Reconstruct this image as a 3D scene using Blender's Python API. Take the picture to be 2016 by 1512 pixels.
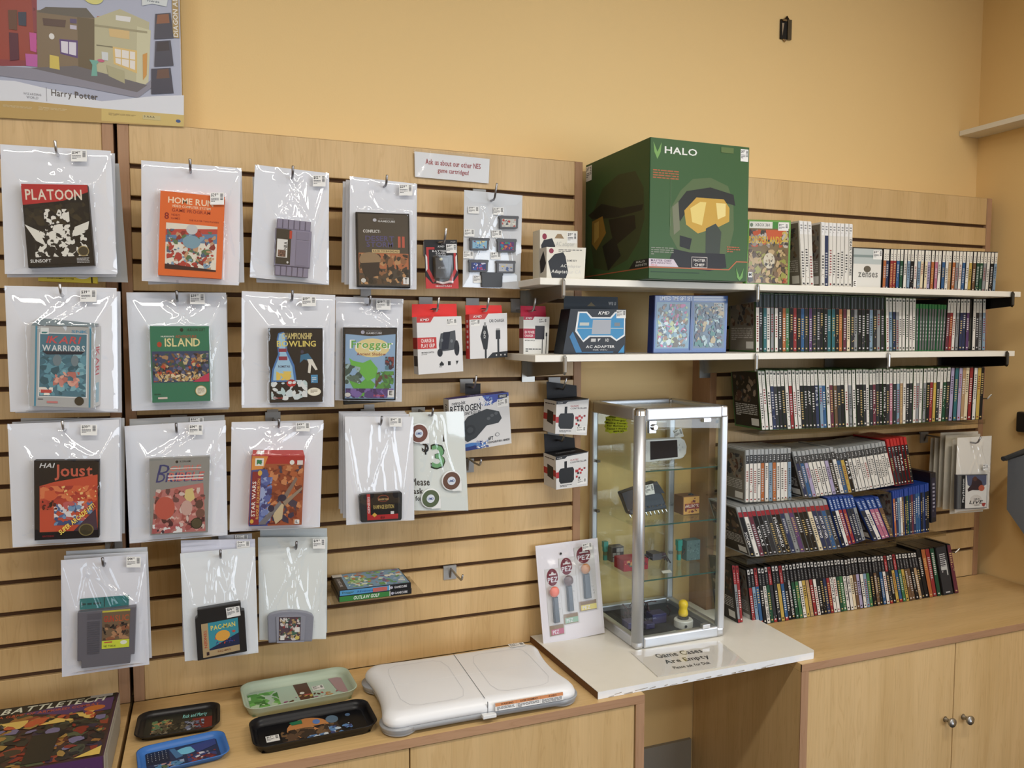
import bpy, math, random
import numpy as np
from mathutils import Vector, Matrix

for _o in list(bpy.data.objects): bpy.data.objects.remove(_o)
scene = bpy.context.scene
COL = scene.collection
H = 0.70            # height of the cabinet tops; shapes below are written with z = 0 there

# ------------------------------------------------------------------ camera
FPX, YAW, PITCH, ROLL, CY, CZ = 1546.42, 0.36983, 0.064265, 0.0018168, -2.12308, 0.92203
def _axes():
    f = np.array([math.sin(YAW)*math.cos(PITCH), math.cos(YAW)*math.cos(PITCH), -math.sin(PITCH)])
    r = np.array([math.cos(YAW), -math.sin(YAW), 0.0]); u = np.cross(r, f)
    return (math.cos(ROLL)*r+math.sin(ROLL)*u, -math.sin(ROLL)*r+math.cos(ROLL)*u, f)
CR, CU, CF = _axes()
cam = bpy.data.cameras.new('camera'); camo = bpy.data.objects.new('camera', cam); COL.objects.link(camo)
cam.sensor_width = 36; cam.lens = FPX/2016*36; cam.clip_start = 0.05
camo.matrix_world = Matrix(((CR[0], CU[0], -CF[0], 0), (CR[1], CU[1], -CF[1], CY), (CR[2], CU[2], -CF[2], CZ+H), (0, 0, 0, 1)))
scene.camera = camo

# ------------------------------------------------------------------ world, lights, exposure
world = bpy.data.worlds.new('world'); scene.world = world; world.use_nodes = True
bg = world.node_tree.nodes['Background']; bg.inputs[0].default_value = (0.75, 0.85, 1.0, 1); bg.inputs[1].default_value = 0.25
def area(name, loc, target, sx, sy, power, color):
    l = bpy.data.lights.new(name, 'AREA'); l.shape = 'RECTANGLE'; l.size = sx; l.size_y = sy; l.energy = power; l.color = color
    o = bpy.data.objects.new(name, l); COL.objects.link(o); o.location = loc
    o.rotation_euler = (Vector(target)-Vector(loc)).to_track_quat('-Z', 'Y').to_euler(); return o
WARM = (1.0, 0.945, 0.86)
DAY = (0.80, 0.89, 1.0)
area('ceiling_lamp', (-0.3, -1.7, 2.97), (-0.3, -1.7, 0), 1.2, 0.14, 34, WARM)
area('ceiling_lamp', (1.7, -1.7, 2.97), (1.7, -1.7, 0), 1.2, 0.14, 34, WARM)
area('ceiling_lamp', (0.7, -3.6, 2.97), (0.7, -3.6, 0), 1.2, 0.3, 36, WARM)
area('window_daylight', (3.1, -5.38, 1.55), (1.6, 0, 1.35), 1.9, 1.9, 88, DAY)
area('window_daylight', (5.1, -5.38, 1.55), (2.4, 0, 1.35), 1.9, 1.9, 88, DAY)
area('window_daylight', (-2.3, -5.38, 1.55), (-1.2, 0, 1.35), 1.3, 1.9, 34, DAY)
scene.view_settings.view_transform = 'Standard'; scene.view_settings.look = 'None'
scene.view_settings.gamma = 1; scene.view_settings.use_curve_mapping = False
scene.view_settings.exposure = -0.38
scene.cycles.transparent_max_bounces = 16
scene.cycles.max_bounces = 7

# ------------------------------------------------------------------ helpers: where a photo point stands on a plane of the room
def ray(x, y): return CF+(x-1008)/FPX*CR-(y-756)/FPX*CU
def wp(x, y, Y=0.0):
    d = ray(x, y); t = (Y-CY)/d[1]; return np.array([d[0]*t, Y, CZ+d[2]*t])
def zp(x, y, z=0.0):
    d = ray(x, y); t = (z-CZ)/d[2]; return np.array([d[0]*t, CY+d[1]*t, z])
def xp(x, y, X):
    d = ray(x, y); t = X/d[0]; return np.array([X, CY+d[1]*t, CZ+d[2]*t])
def quad(pts, Y): return [wp(x, y, Y) for x, y in pts]

def lin(c):
    c = c/255.0; return c/12.92 if c <= 0.04045 else ((c+0.055)/1.055)**2.4
def S(c, k=1.0): return (lin(c[0])*k, lin(c[1])*k, lin(c[2])*k, 1.0)

# ------------------------------------------------------------------ materials
M = {}
def mat(name, rough=0.5, metal=0.0, col=None, spec=0.5, coat=0.0):
    m = bpy.data.materials.new(name); m.use_nodes = True; nt = m.node_tree; b = nt.nodes['Principled BSDF']
    b.inputs['Roughness'].default_value = rough; b.inputs['Metallic'].default_value = metal
    b.inputs['Specular IOR Level'].default_value = spec
    if coat: b.inputs['Coat Weight'].default_value = coat; b.inputs['Coat Roughness'].default_value = 0.08
    if col is None:
        a = nt.nodes.new('ShaderNodeVertexColor'); a.layer_name = 'Col'; nt.links.new(a.outputs[0], b.inputs['Base Color'])
    else: b.inputs['Base Color'].default_value = S(col)
    M[name] = m; return m
mat('matte', 0.7, spec=0.3); mat('card', 0.5, spec=0.25); mat('gloss', 0.16); mat('plastic', 0.35)
mat('metal', 0.36, 1.0); mat('chrome', 0.1, 1.0); mat('lacquer', 0.36, spec=0.28); mat('satin', 0.42, 0.9)
def wood(name, base, dark, axis=2, rough=0.42):
    m = bpy.data.materials.new(name); m.use_nodes = True; nt = m.node_tree; N = nt.nodes; L = nt.links; b = N['Principled BSDF']
    g = N.new('ShaderNodeNewGeometry'); mp = N.new('ShaderNodeMapping'); sc = [9.0, 9.0, 9.0]; sc[axis] = 0.9; mp.inputs['Scale'].default_value = sc
    L.new(g.outputs['Position'], mp.inputs['Vector'])
    n1 = N.new('ShaderNodeTexNoise'); n1.inputs['Scale'].default_value = 1.1; n1.inputs['Detail'].default_value = 6; n1.inputs['Distortion'].default_value = 0.35; L.new(mp.outputs[0], n1.inputs['Vector'])
    mp2 = N.new('ShaderNodeMapping'); s2 = [160.0, 160.0, 160.0]; s2[axis] = 5.0; mp2.inputs['Scale'].default_value = s2; L.new(g.outputs['Position'], mp2.inputs['Vector'])
    n2 = N.new('ShaderNodeTexNoise'); n2.inputs['Scale'].default_value = 1.0; n2.inputs['Detail'].default_value = 3; L.new(mp2.outputs[0], n2.inputs['Vector'])
    mp3 = N.new('ShaderNodeMapping'); s3 = [34.0, 34.0, 34.0]; s3[axis] = 2.2; mp3.inputs['Scale'].default_value = s3; L.new(g.outputs['Position'], mp3.inputs['Vector'])
    n3 = N.new('ShaderNodeTexNoise'); n3.inputs['Scale'].default_value = 1.0; n3.inputs['Detail'].default_value = 2; n3.inputs['Distortion'].default_value = 1.6; L.new(mp3.outputs[0], n3.inputs['Vector'])
    r1 = N.new('ShaderNodeValToRGB'); r1.color_ramp.elements[0].position = 0.30; r1.color_ramp.elements[0].color = S(dark); r1.color_ramp.elements[1].position = 0.62; r1.color_ramp.elements[1].color = S(base)
    L.new(n1.outputs[0], r1.inputs[0])
    mx = N.new('ShaderNodeMix'); mx.data_type = 'RGBA'; mx.blend_type = 'MULTIPLY'; mx.inputs[0].default_value = 0.16; L.new(r1.outputs[0], mx.inputs[6]); L.new(n2.outputs[0], mx.inputs[7])
    r3 = N.new('ShaderNodeValToRGB'); e = r3.color_ramp.elements; e[0].position = 0.465; e[0].color = (1, 1, 1, 1); e[1].position = 0.5; e[1].color = (0.70, 0.60, 0.46, 1); e2 = e.new(0.53); e2.color = (1, 1, 1, 1); L.new(n3.outputs[0], r3.inputs[0])
    mx2 = N.new('ShaderNodeMix'); mx2.data_type = 'RGBA'; mx2.blend_type = 'MULTIPLY'; mx2.inputs[0].default_value = 0.28; L.new(mx.outputs[2], mx2.inputs[6]); L.new(r3.outputs[0], mx2.inputs[7])
    L.new(mx2.outputs[2], b.inputs['Base Color']); b.inputs['Roughness'].default_value = rough
    M[name] = m
wood('maple', (216, 184, 134), (200, 167, 115)); wood('maple_flat', (220, 186, 132), (204, 169, 113), axis=0, rough=0.35)
wood('ply_edge', (182, 143, 110), (160, 122, 92), axis=2, rough=0.6); wood('ply_edge_h', (184, 145, 112), (162, 124, 94), axis=0, rough=0.6)
def noisy(name, c1, c2, scale, rough, bump=0.0, spec=0.3):
    m = bpy.data.materials.new(name); m.use_nodes = True; nt = m.node_tree; N = nt.nodes; L = nt.links; b = N['Principled BSDF']
    g = N.new('ShaderNodeNewGeometry'); n = N.new('ShaderNodeTexNoise'); n.inputs['Scale'].default_value = scale; n.inputs['Detail'].default_value = 5; L.new(g.outputs['Position'], n.inputs['Vector'])
    r = N.new('ShaderNodeValToRGB'); r.color_ramp.elements[0].color = S(c1); r.color_ramp.elements[1].color = S(c2); L.new(n.outputs[0], r.inputs[0]); L.new(r.outputs[0], b.inputs['Base Color'])
    b.inputs['Roughness'].default_value = rough; b.inputs['Specular IOR Level'].default_value = spec
    if bump:
        n2 = N.new('ShaderNodeTexNoise'); n2.inputs['Scale'].default_value = 220; L.new(g.outputs['Position'], n2.inputs['Vector'])
        bp = N.new('ShaderNodeBump'); bp.inputs['Strength'].default_value = bump; bp.inputs['Distance'].default_value = 0.002; L.new(n2.outputs[0], bp.inputs['Height']); L.new(bp.outputs[0], b.inputs['Normal'])
    M[name] = m
noisy('yellow_paint', (228, 196, 138), (231, 200, 143), 1.2, 0.6, 0.12)
noisy('groove_back', (92, 66, 44), (78, 54, 36), 20, 0.8)
noisy('melamine', (232, 229, 220), (226, 223, 213), 30, 0.3)
noisy('melamine_rim', (233, 235, 238), (222, 226, 232), 60, 0.45)
noisy('chip_edge', (122, 88, 54), (96, 66, 38), 260, 0.9)
noisy('floor_tile', (78, 72, 66), (60, 56, 52), 6, 0.6)
noisy('ceiling_paint', (236, 234, 228), (230, 228, 222), 5, 0.8)
noisy('grey_base', (150, 146, 138), (140, 136, 128), 8, 0.6)
def clear(name, tint, amount, rough=0.03, bump=0.0, scale=40, ior=1.45, gloss_gain=1.0):
    m = bpy.data.materials.new(name); m.use_nodes = True; nt = m.node_tree; N = nt.nodes; L = nt.links
    for n in list(N): N.remove(n)
    out = N.new('ShaderNodeOutputMaterial'); mix = N.new('ShaderNodeMixShader'); tr = N.new('ShaderNodeBsdfTransparent'); gl = N.new('ShaderNodeBsdfGlossy')
    tr.inputs[0].default_value = (*tint, 1); gl.inputs['Roughness'].default_value = rough; gl.inputs[0].default_value = (1, 1, 1, 1)
    fr = N.new('ShaderNodeLayerWeight'); fr.inputs[0].default_value = 0.5; f0 = ((ior-1)/(ior+1))**2   # Schlick, alike from both sides
    pw = N.new('ShaderNodeMath'); pw.operation = 'POWER'; pw.inputs[1].default_value = 5; L.new(fr.outputs['Facing'], pw.inputs[0])
    mul = N.new('ShaderNodeMath'); mul.operation = 'MULTIPLY_ADD'; mul.inputs[1].default_value = (1-f0)*gloss_gain; mul.inputs[2].default_value = f0*gloss_gain+amount; mul.use_clamp = True
    L.new(pw.outputs[0], mul.inputs[0]); L.new(mul.outputs[0], mix.inputs[0]); L.new(tr.outputs[0], mix.inputs[1]); L.new(gl.outputs[0], mix.inputs[2]); L.new(mix.outputs[0], out.inputs[0])
    if bump:
        g = N.new('ShaderNodeNewGeometry'); mp = N.new('ShaderNodeMapping'); mp.inputs['Scale'].default_value = (1.0, 1.0, 0.45); mp.inputs['Rotation'].default_value = (0, 0.35, 0)
        n = N.new('ShaderNodeTexNoise'); n.inputs['Scale'].default_value = scale; n.inputs['Detail'].default_value = 1.5; n.inputs['Distortion'].default_value = 1.2
        bp = N.new('ShaderNodeBump'); bp.inputs['Strength'].default_value = bump; bp.inputs['Distance'].default_value = 0.01
        L.new(g.outputs['Position'], mp.inputs[0]); L.new(mp.outputs[0], n.inputs['Vector']); L.new(n.outputs[0], bp.inputs['Height']); L.new(bp.outputs[0], gl.inputs['Normal']); L.new(bp.outputs[0], fr.inputs['Normal'])
    M[name] = m
clear('film', (0.985, 0.985, 0.985), 0.0, 0.03, 0.05, 9, 1.5, 1.5)
clear('film_flat', (0.97, 0.975, 0.98), 0.0, 0.08, 0.25, 14)
clear('film_soft', (0.985, 0.985, 0.985), 0.0, 0.12, 0.0, 1, 1.4, 0.35)
clear('glass', (0.965, 0.985, 0.975), 0.0, 0.01, 0, 1, 1.45, 0.8)
clear('acrylic', (0.90, 0.89, 0.86), 0.02, 0.05)

# ------------------------------------------------------------------ glyphs: the built-in font turned into flat triangles
_gl = {}
def glyph(ch, bold):
    k = (ch, bold)
    if k not in _gl:
        cu = bpy.data.curves.new('t', 'FONT'); cu.body = ch; cu.size = 1; cu.resolution_u = 2; cu.offset = 0.018 if bold else 0.0
        o = bpy.data.objects.new('t', cu); me = bpy.data.meshes.new_from_object(o)
        v = [(p.co.x, p.co.y) for p in me.vertices]; f = [tuple(p.vertices) for p in me.polygons]
        bpy.data.meshes.remove(me); bpy.data.objects.remove(o); bpy.data.curves.remove(cu); _gl[k] = (v, f)
    return _gl[k]
def text_shape(s, bold=True, shear=0.0):
    V, F, x = [], [], 0.0
    for ch in s:
        if ch == ' ': x += 0.3; continue
        v, f = glyph(ch, bold)
        if not v: x += 0.3; continue
        x0 = min(a for a, _ in v); x1 = max(a for a, _ in v); n = len(V)
        V += [(a-x0+x+shear*b, b) for a, b in v]; F += [tuple(i+n for i in t) for t in f]; x += x1-x0+0.07
    return V, F

ORG = {}
class Panel:
    """four corners TL, TR, BR, BL; u runs right, v runs down, h comes out"""
    def __init__(s, q):
        s.q = [np.array(a, float) for a in q]; n = np.cross(s.q[1]-s.q[0], s.q[0]-s.q[3]); s.n = n/np.linalg.norm(n)
        s.w = np.linalg.norm(s.q[1]-s.q[0]); s.hh = np.linalg.norm(s.q[3]-s.q[0])
    def __call__(s, u, v, h=0.0):
        a, b, c, d = s.q; return (a*(1-u)+b*u)*(1-v)+(d*(1-u)+c*u)*v+s.n*h
    def sub(s, u0, v0, u1, v1, h=0.0): return Panel([s(u0, v0, h), s(u1, v0, h), s(u1, v1, h), s(u0, v1, h)])

class MB:
    def __init__(s): s.v = []; s.f = []; s.c = []
    def face(s, pts, col):
        n = len(s.v); s.v += [tuple(p) for p in pts]; s.f.append(tuple(range(n, n+len(pts)))); s.c.append(col)
    def mesh(s, V, F, col):
        n = len(s.v); s.v += [tuple(p) for p in V]; s.f += [tuple(i+n for i in f) for f in F]; s.c += [col]*len(F)
    def hexa(s, a, b, col):   # a: four front corners TL TR BR BL, b: the same at the back
        V = list(a)+list(b); F = [(3, 2, 1, 0), (4, 5, 6, 7), (0, 1, 5, 4), (2, 3, 7, 6), (1, 2, 6, 5), (3, 0, 4, 7)]
        s.mesh(V, F, col)
    def box(s, x0, x1, y0, y1, z0, z1, col=(1, 1, 1, 1)):
        s.hexa([(x0, y0, z1), (x1, y0, z1), (x1, y0, z0), (x0, y0, z0)], [(x0, y1, z1), (x1, y1, z1), (x1, y1, z0), (x0, y1, z0)], col)
    def slab(s, P, h0, h1, col, bev=0.0):
        if bev:
            bu, bv = bev/P.w, bev/P.hh
            a = [P(bu, bv, h1), P(1-bu, bv, h1), P(1-bu, 1-bv, h1), P(bu, 1-bv, h1)]; m = [P(0, 0, h1-bev), P(1, 0, h1-bev), P(1, 1, h1-bev), P(0, 1, h1-bev)]
            b = [P(0, 0, h0), P(1, 0, h0), P(1, 1, h0), P(0, 1, h0)]; V = a+m+b
            F = [(3, 2, 1, 0)]+[(i, (i+1) % 4, 4+(i+1) % 4, 4+i) for i in range(4)]+[(4+i, 4+(i+1) % 4, 8+(i+1) % 4, 8+i) for i in range(4)]+[(8, 9, 10, 11)]
            s.mesh(V, F, col)
        else: s.hexa([P(0, 0, h1), P(1, 0, h1), P(1, 1, h1), P(0, 1, h1)], [P(0, 0, h0), P(1, 0, h0), P(1, 1, h0), P(0, 1, h0)], col)
    def prism(s, P, uv, h0, h1, col):
        n = len(uv); V = [P(u, v, h1) for u, v in uv]+[P(u, v, h0) for u, v in uv]
        s.mesh(V, [tuple(range(n)), tuple(range(2*n-1, n-1, -1))]+[(i, n+i, n+(i+1) % n, (i+1) % n) for i in range(n)], col)
    def tube(s, path, r, col, n=8):
        path = [np.array(p, float) for p in path]; rings = []
        for i, p in enumerate(path):
            t = (path[min(i+1, len(path)-1)]-path[max(i-1, 0)]); t = t/np.linalg.norm(t)
            a = np.cross(t, (0, 0, 1)) if abs(t[2]) < 0.9 else np.cross(t, (1, 0, 0)); a /= np.linalg.norm(a); b = np.cross(t, a)
            rr = r[i] if isinstance(r, (list, tuple)) else r
            rings.append([p+rr*(math.cos(k*2*math.pi/n)*a+math.sin(k*2*math.pi/n)*b) for k in range(n)])
        V = [q for g in rings for q in g]; F = [(i*n+k, i*n+(k+1) % n, (i+1)*n+(k+1) % n, (i+1)*n+k) for i in range(len(path)-1) for k in range(n)]
        F += [tuple(range(n-1, -1, -1)), tuple(range((len(path)-1)*n, len(path)*n))]; s.mesh(V, F, col)
    def lathe(s, c, prof, col, n=24, axis=2):
        V = []; 
        for r, z in prof:
            for k in range(n):
                a = 2*math.pi*k/n; p = [r*math.cos(a), r*math.sin(a), z]
                if axis == 1: p = [p[0], -p[2], p[1]]
                V.append((c[0]+p[0], c[1]+p[1], c[2]+p[2]))
        m = len(prof); F = [(i*n+k, i*n+(k+1) % n, (i+1)*n+(k+1) % n, (i+1)*n+k) for i in range(m-1) for k in range(n)]
        F += [tuple(range(n-1, -1, -1)), tuple(range((m-1)*n, m*n))]; s.mesh(V, F, col)
    def ball(s, c, r, col, n=12, m=8):
        r = (r, r, r) if not isinstance(r, (tuple, list)) else r
        V = [(c[0]+r[0]*math.sin(math.pi*j/m)*math.cos(2*math.pi*k/n), c[1]+r[1]*math.sin(math.pi*j/m)*math.sin(2*math.pi*k/n), c[2]+r[2]*math.cos(math.pi*j/m)) for j in range(m+1) for k in range(n)]
        s.mesh(V, [(j*n+k, (j+1)*n+k, (j+1)*n+(k+1) % n, j*n+(k+1) % n) for j in range(m) for k in range(n)], col)
    def text(s, P, t, u0, v0, u1, v1, col, h=0.0004, rot=0, bold=True, shear=0.0):
        V, F = text_shape(t, bold, shear)
        if not V: return
        xs = [a for a, _ in V]; ys = [b for _, b in V]; x0, x1, y0, y1 = min(xs), max(xs), min(ys), max(ys)
        Q = []
        for a, b in V:
            a = (a-x0)/max(x1-x0, 1e-6); b = 1-(b-y0)/max(y1-y0, 1e-6)
            if rot == 90: a, b = 1-b, a          # reads downwards
            elif rot == -90: a, b = b, 1-a       # reads upwards
            Q.append(P(u0+(u1-u0)*a, v0+(v1-v0)*b, h))
        s.mesh(Q, F, col)
    def art(s, P, items, h0=0.0004):
        """flat print: ('r',u0,v0,u1,v1,c) ('e',u,v,ru,rv,c) ('p',[(u,v)..],c) ('t',text,u0,v0,u1,v1,c[,rot,shear]) ('s',seed,n,u0,v0,u1,v1,size,[c..]) ('d',u0,v0,u1,v1,rows,c)"""
        h = h0
        def S(c, k=1.0):   # printed inks are a little duller than the swatches written below
            g = 0.3*c[0]+0.55*c[1]+0.15*c[2]; return tuple(lin(a*0.86+g*0.14)*0.9 for a in c)+(1.0,)
        for it in items:
            h += 0.00004; k = it[0]
            if k == 'r': s.face([P(it[1], it[2], h), P(it[1], it[4], h), P(it[3], it[4], h), P(it[3], it[2], h)], S(it[5]))
            elif k == 'e': s.face([P(it[1]+it[3]*math.cos(a*math.pi/10), it[2]-it[4]*math.sin(a*math.pi/10), h) for a in range(20)], S(it[5]))
            elif k == 'p': s.face([P(u, v, h) for u, v in it[1]], S(it[2]))
            elif k == 't': s.text(P, it[1], it[2], it[3], it[4], it[5], S(it[6]), h, it[7] if len(it) > 7 else 0, shear=it[8] if len(it) > 8 else 0)
            elif k == 's':
                rd = random.Random(it[1]); u0, v0, u1, v1, sz, cs = it[3:9]
                for i in range(int(it[2]*2.1)):
                    cu, cv = rd.uniform(u0, u1), rd.uniform(v0, v1); r = sz*rd.uniform(0.25, 0.95); st = rd.uniform(0.4, 1); rt = rd.uniform(0, 3.14); n = rd.choice((5, 6, 7, 8)); pts = []
                    for q in range(n):
                        a = 2*math.pi*q/n; rr = r*rd.uniform(0.55, 1.1); x, y = rr*math.cos(a), rr*math.sin(a)*st
                        x, y = x*math.cos(rt)-y*math.sin(rt), x*math.sin(rt)+y*math.cos(rt)
                        pts.append((min(u1, max(u0, cu+x)), min(v1, max(v0, cv+y*P.w/P.hh))))
                    h += 0.000004; s.face([P(u, v, h) for u, v in pts], S(rd.choice(cs)))
            elif k == 'd':   # rows of print too small to read
                rd = random.Random(int(it[1]*997+it[2]*991)); u0, v0, u1, v1, rows, c = it[1:7]
                for i in range(rows):
                    va = v0+(v1-v0)*(i+0.2)/rows; vb = v0+(v1-v0)*(i+0.7)/rows; u = u0
                    while u < u1-0.01:
                        w = (u1-u0)*rd.uniform(0.08, 0.25); ue = min(u1, u+w)
                        s.face([P(u, va, h), P(u, vb, h), P(ue, vb, h), P(ue, va, h)], S(c)); u = ue+(u1-u0)*0.03
                        if i == rows-1 and rd.random() < 0.3: break
    def build(s, name, mat, parent=None, org=None, smooth=False, kind=None):
        if not s.v: return None
        used = sorted({i for f in s.f for i in f})
        if len(used) < len(s.v): mp = {k: i for i, k in enumerate(used)}; s.v = [s.v[k] for k in used]; s.f = [tuple(mp[i] for i in f) for f in s.f]
        if parent is not None: o3 = ORG[parent.name]
        elif org is not None: o3 = np.array(org, float)
        else: a = np.array(s.v); o3 = np.array([(a[:, 0].min()+a[:, 0].max())/2, (a[:, 1].min()+a[:, 1].max())/2, a[:, 2].min()])
        me = bpy.data.meshes.new(name); V = np.array(s.v)-o3; me.from_pydata(V.tolist(), [], s.f); me.update()
        ca = me.color_attributes.new('Col', 'FLOAT_COLOR', 'CORNER'); arr = []
        for p, c in zip(s.f, s.c): arr += list(c)*len(p)
        ca.data.foreach_set('color', arr)
        me.materials.append(M[mat])
        if smooth: me.shade_smooth()
        o = bpy.data.objects.new(name, me); COL.objects.link(o); ORG[o.name] = o3
        if parent is not None: o.parent = parent
        else: o.location = (o3[0], o3[1], o3[2]+H)
        if kind: o['kind'] = kind
        return o

def bevel(o, w, seg=2, angle=35):
    m = o.modifiers.new('bevel', 'BEVEL'); m.width = w; m.segments = seg; m.limit_method = 'ANGLE'; m.angle_limit = math.radians(angle); return o
def tag(o, label, cat, group=None):
    o['label'] = label; o['category'] = cat
    if group: o['group'] = group
    return o
def thing(name, label, cat, org, group=None):
    o = bpy.data.objects.new(name, None); COL.objects.link(o); o.location = (org[0], org[1], org[2]+H); o.empty_display_size = 0.02
    ORG[o.name] = np.array(org, float); return tag(o, label, cat, group)
def struct(o): o['kind'] = 'structure'; return o
# ------------------------------------------------------------------ the room
WY, WX, LX, FY, RX = 0.10, 2.785, -3.6, -5.5, 6.4
def wallbox(name, *b, m='yellow_paint'):
    q = MB(); q.box(*b); return struct(q.build(name, m))
wallbox('floor', LX, RX, FY, WY, -H-0.05, -H, m='floor_tile')
wallbox('ceiling', LX, RX, FY, WY, 2.3, 2.35, m='ceiling_paint')
wb = wallbox('wall_back', LX-0.1, RX+0.1, WY, WY+0.1, -H, 2.3)
wallbox('wall_right', WX, WX+0.1, -1.7, WY, -H, 2.3)
wallbox('wall_side', RX, RX+0.1, FY, WY, -H, 2.3)
wallbox('wall_left', LX-0.1, LX, FY, WY, -H, 2.3)
q = MB()
WINS = ((-3.0, -1.6), (2.1, 4.05), (4.15, 6.1)); e0 = LX
for w0, w1 in WINS: q.box(e0, w0, FY-0.1, FY, -H, 2.3); q.box(w0, w1, FY-0.1, FY, -H, -0.15); q.box(w0, w1, FY-0.1, FY, 1.85, 2.3); e0 = w1
q.box(e0, RX, FY-0.1, FY, -H, 2.3); struct(q.build('wall_front', 'yellow_paint'))
for i, (x0, x1) in enumerate(WINS):
    q = MB(); xm = (x0+x1)/2
    for b in ((x0, x0+0.05, -0.15, 1.85), (x1-0.05, x1, -0.15, 1.85), (x0, x1, -0.15, -0.1), (x0, x1, 1.8, 1.85), (xm-0.03, xm+0.03, -0.15, 1.85)): q.box(b[0], b[1], FY-0.06, FY+0.02, b[2], b[3], S((200, 198, 192)))
    struct(q.build('window_%d' % (i+1), 'plastic'))
q = MB(); q.box(1.03, 1.52, WY-0.012, WY, -H, -0.465); struct(q.build('baseboard_back', 'grey_base'))
# old electrical box left open in the wall
wbx = thing('wall_socket_box', 'open metal electrical box, its inner shade painted dark, in the yellow wall above the games', 'wall box', wp(1545, 58, WY-0.004))
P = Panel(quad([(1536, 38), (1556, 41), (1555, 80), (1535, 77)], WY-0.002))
q = MB(); q.slab(P.sub(0, 0, 0.62, 1), 0, 0.004, S((28, 24, 20))); q.build('recess_shade', 'matte', wbx)  # flat dark plate; the shade inside the open box is in its colour
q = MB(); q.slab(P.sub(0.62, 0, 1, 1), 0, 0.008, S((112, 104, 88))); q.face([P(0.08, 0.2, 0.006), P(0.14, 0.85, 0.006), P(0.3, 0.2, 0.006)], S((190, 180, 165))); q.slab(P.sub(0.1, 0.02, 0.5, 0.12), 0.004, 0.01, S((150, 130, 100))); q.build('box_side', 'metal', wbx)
q = MB(); q.prism(P, [(0.35, -0.02), (0.6, -0.2), (0.85, 0.0)], 0.001, 0.005, S((60, 50, 40))); q.prism(P, [(0.25, 1.0), (0.45, 1.13), (0.65, 1.0)], 0.001, 0.005, S((160, 140, 110))); q.build('mounting_ear', 'metal', wbx)
# shelf board on the right wall
zS = wp(1888, 268, WY)[2]; xS = wp(1888, 268, WY)[0]
sh = thing('wall_shelf', 'beige wall shelf high on the right-hand wall, seen from below', 'shelf', (WX, -0.5, zS))
q = MB(); q.box(xS, WX-0.002, -1.3, WY-0.002, zS, zS+0.018); q.build('shelf_board', 'melamine', sh)
q = MB(); q.hexa([(WX-0.02, -0.27, zS), (WX-0.004, -0.27, zS), (WX-0.004, -0.27, zS-0.17), (WX-0.02, -0.27, zS-0.17)], [(WX-0.02, -0.24, zS), (WX-0.004, -0.24, zS), (WX-0.004, -0.24, zS-0.17), (WX-0.02, -0.24, zS-0.17)], S((120, 125, 130)))
q.tube([(xS+0.02, -0.255, zS-0.006), (xS+0.10, -0.255, zS-0.012), (WX-0.05, -0.255, zS-0.05), (WX-0.012, -0.255, zS-0.12)], 0.008, S((125, 130, 135))); q.build('shelf_bracket', 'metal', sh)
# things on the right wall, cut by the frame
q = MB(); a = xp(2004, 810, WX-0.02); b = xp(2005, 850, WX-0.02); q.box(WX-0.03, WX-0.002, a[1]-0.16, a[1], b[2], a[2], S((24, 24, 26))); bevel(tag(q.build('wall_switch', 'plastic'), 'black box mounted on the right wall at the edge of the picture', 'switch'), 0.006)
bn = thing('storage_bin', 'grey metal bin with dark rim on the right-hand wall, cut by the frame', 'bin', (2.7, -0.4, 0.3))
pr = [xp(1984, 906, 2.64), xp(1982, 1003, 2.64), xp(2030, 1072, 2.64), xp(2160, 1110, 2.64), xp(2160, 850, 2.64)]
q = MB(); n = len(pr); q.mesh([tuple(p) for p in pr]+[(WX-0.003, p[1], p[2]) for p in pr], [tuple(range(n)), tuple(range(2*n-1, n-1, -1))]+[(i, n+i, n+(i+1) % n, (i+1) % n) for i in range(n)], S((105, 110, 118))); q.build('bin_body', 'plastic', bn)
q = MB(); a = pr[0]; e = pr[4]
for d in (0, WX-0.003-2.64): q.tube([(2.64+d*0.97, a[1]+0.01, a[2]+0.004), (2.64+d*0.97, e[1], e[2]+0.03)], 0.009, S((70, 74, 78)))
q.tube([(2.63, a[1]+0.01, a[2]+0.004), (WX-0.006, a[1]+0.01, a[2]+0.02)], 0.009, S((60, 62, 66))); q.build('bin_rim', 'plastic', bn)
q = MB(); a = xp(2014, 905, 2.68); q.lathe((2.7, a[1]-0.03, a[2]-0.02), [(0.02, 0), (0.032, 0.01), (0.032, 0.09), (0.02, 0.1)], S((130, 60, 60)), 14); tag(q.build('red_container', 'plastic', org=(2.7, a[1]-0.03, a[2]-0.02)), 'dull red container standing inside the grey wall bin', 'container')

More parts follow.
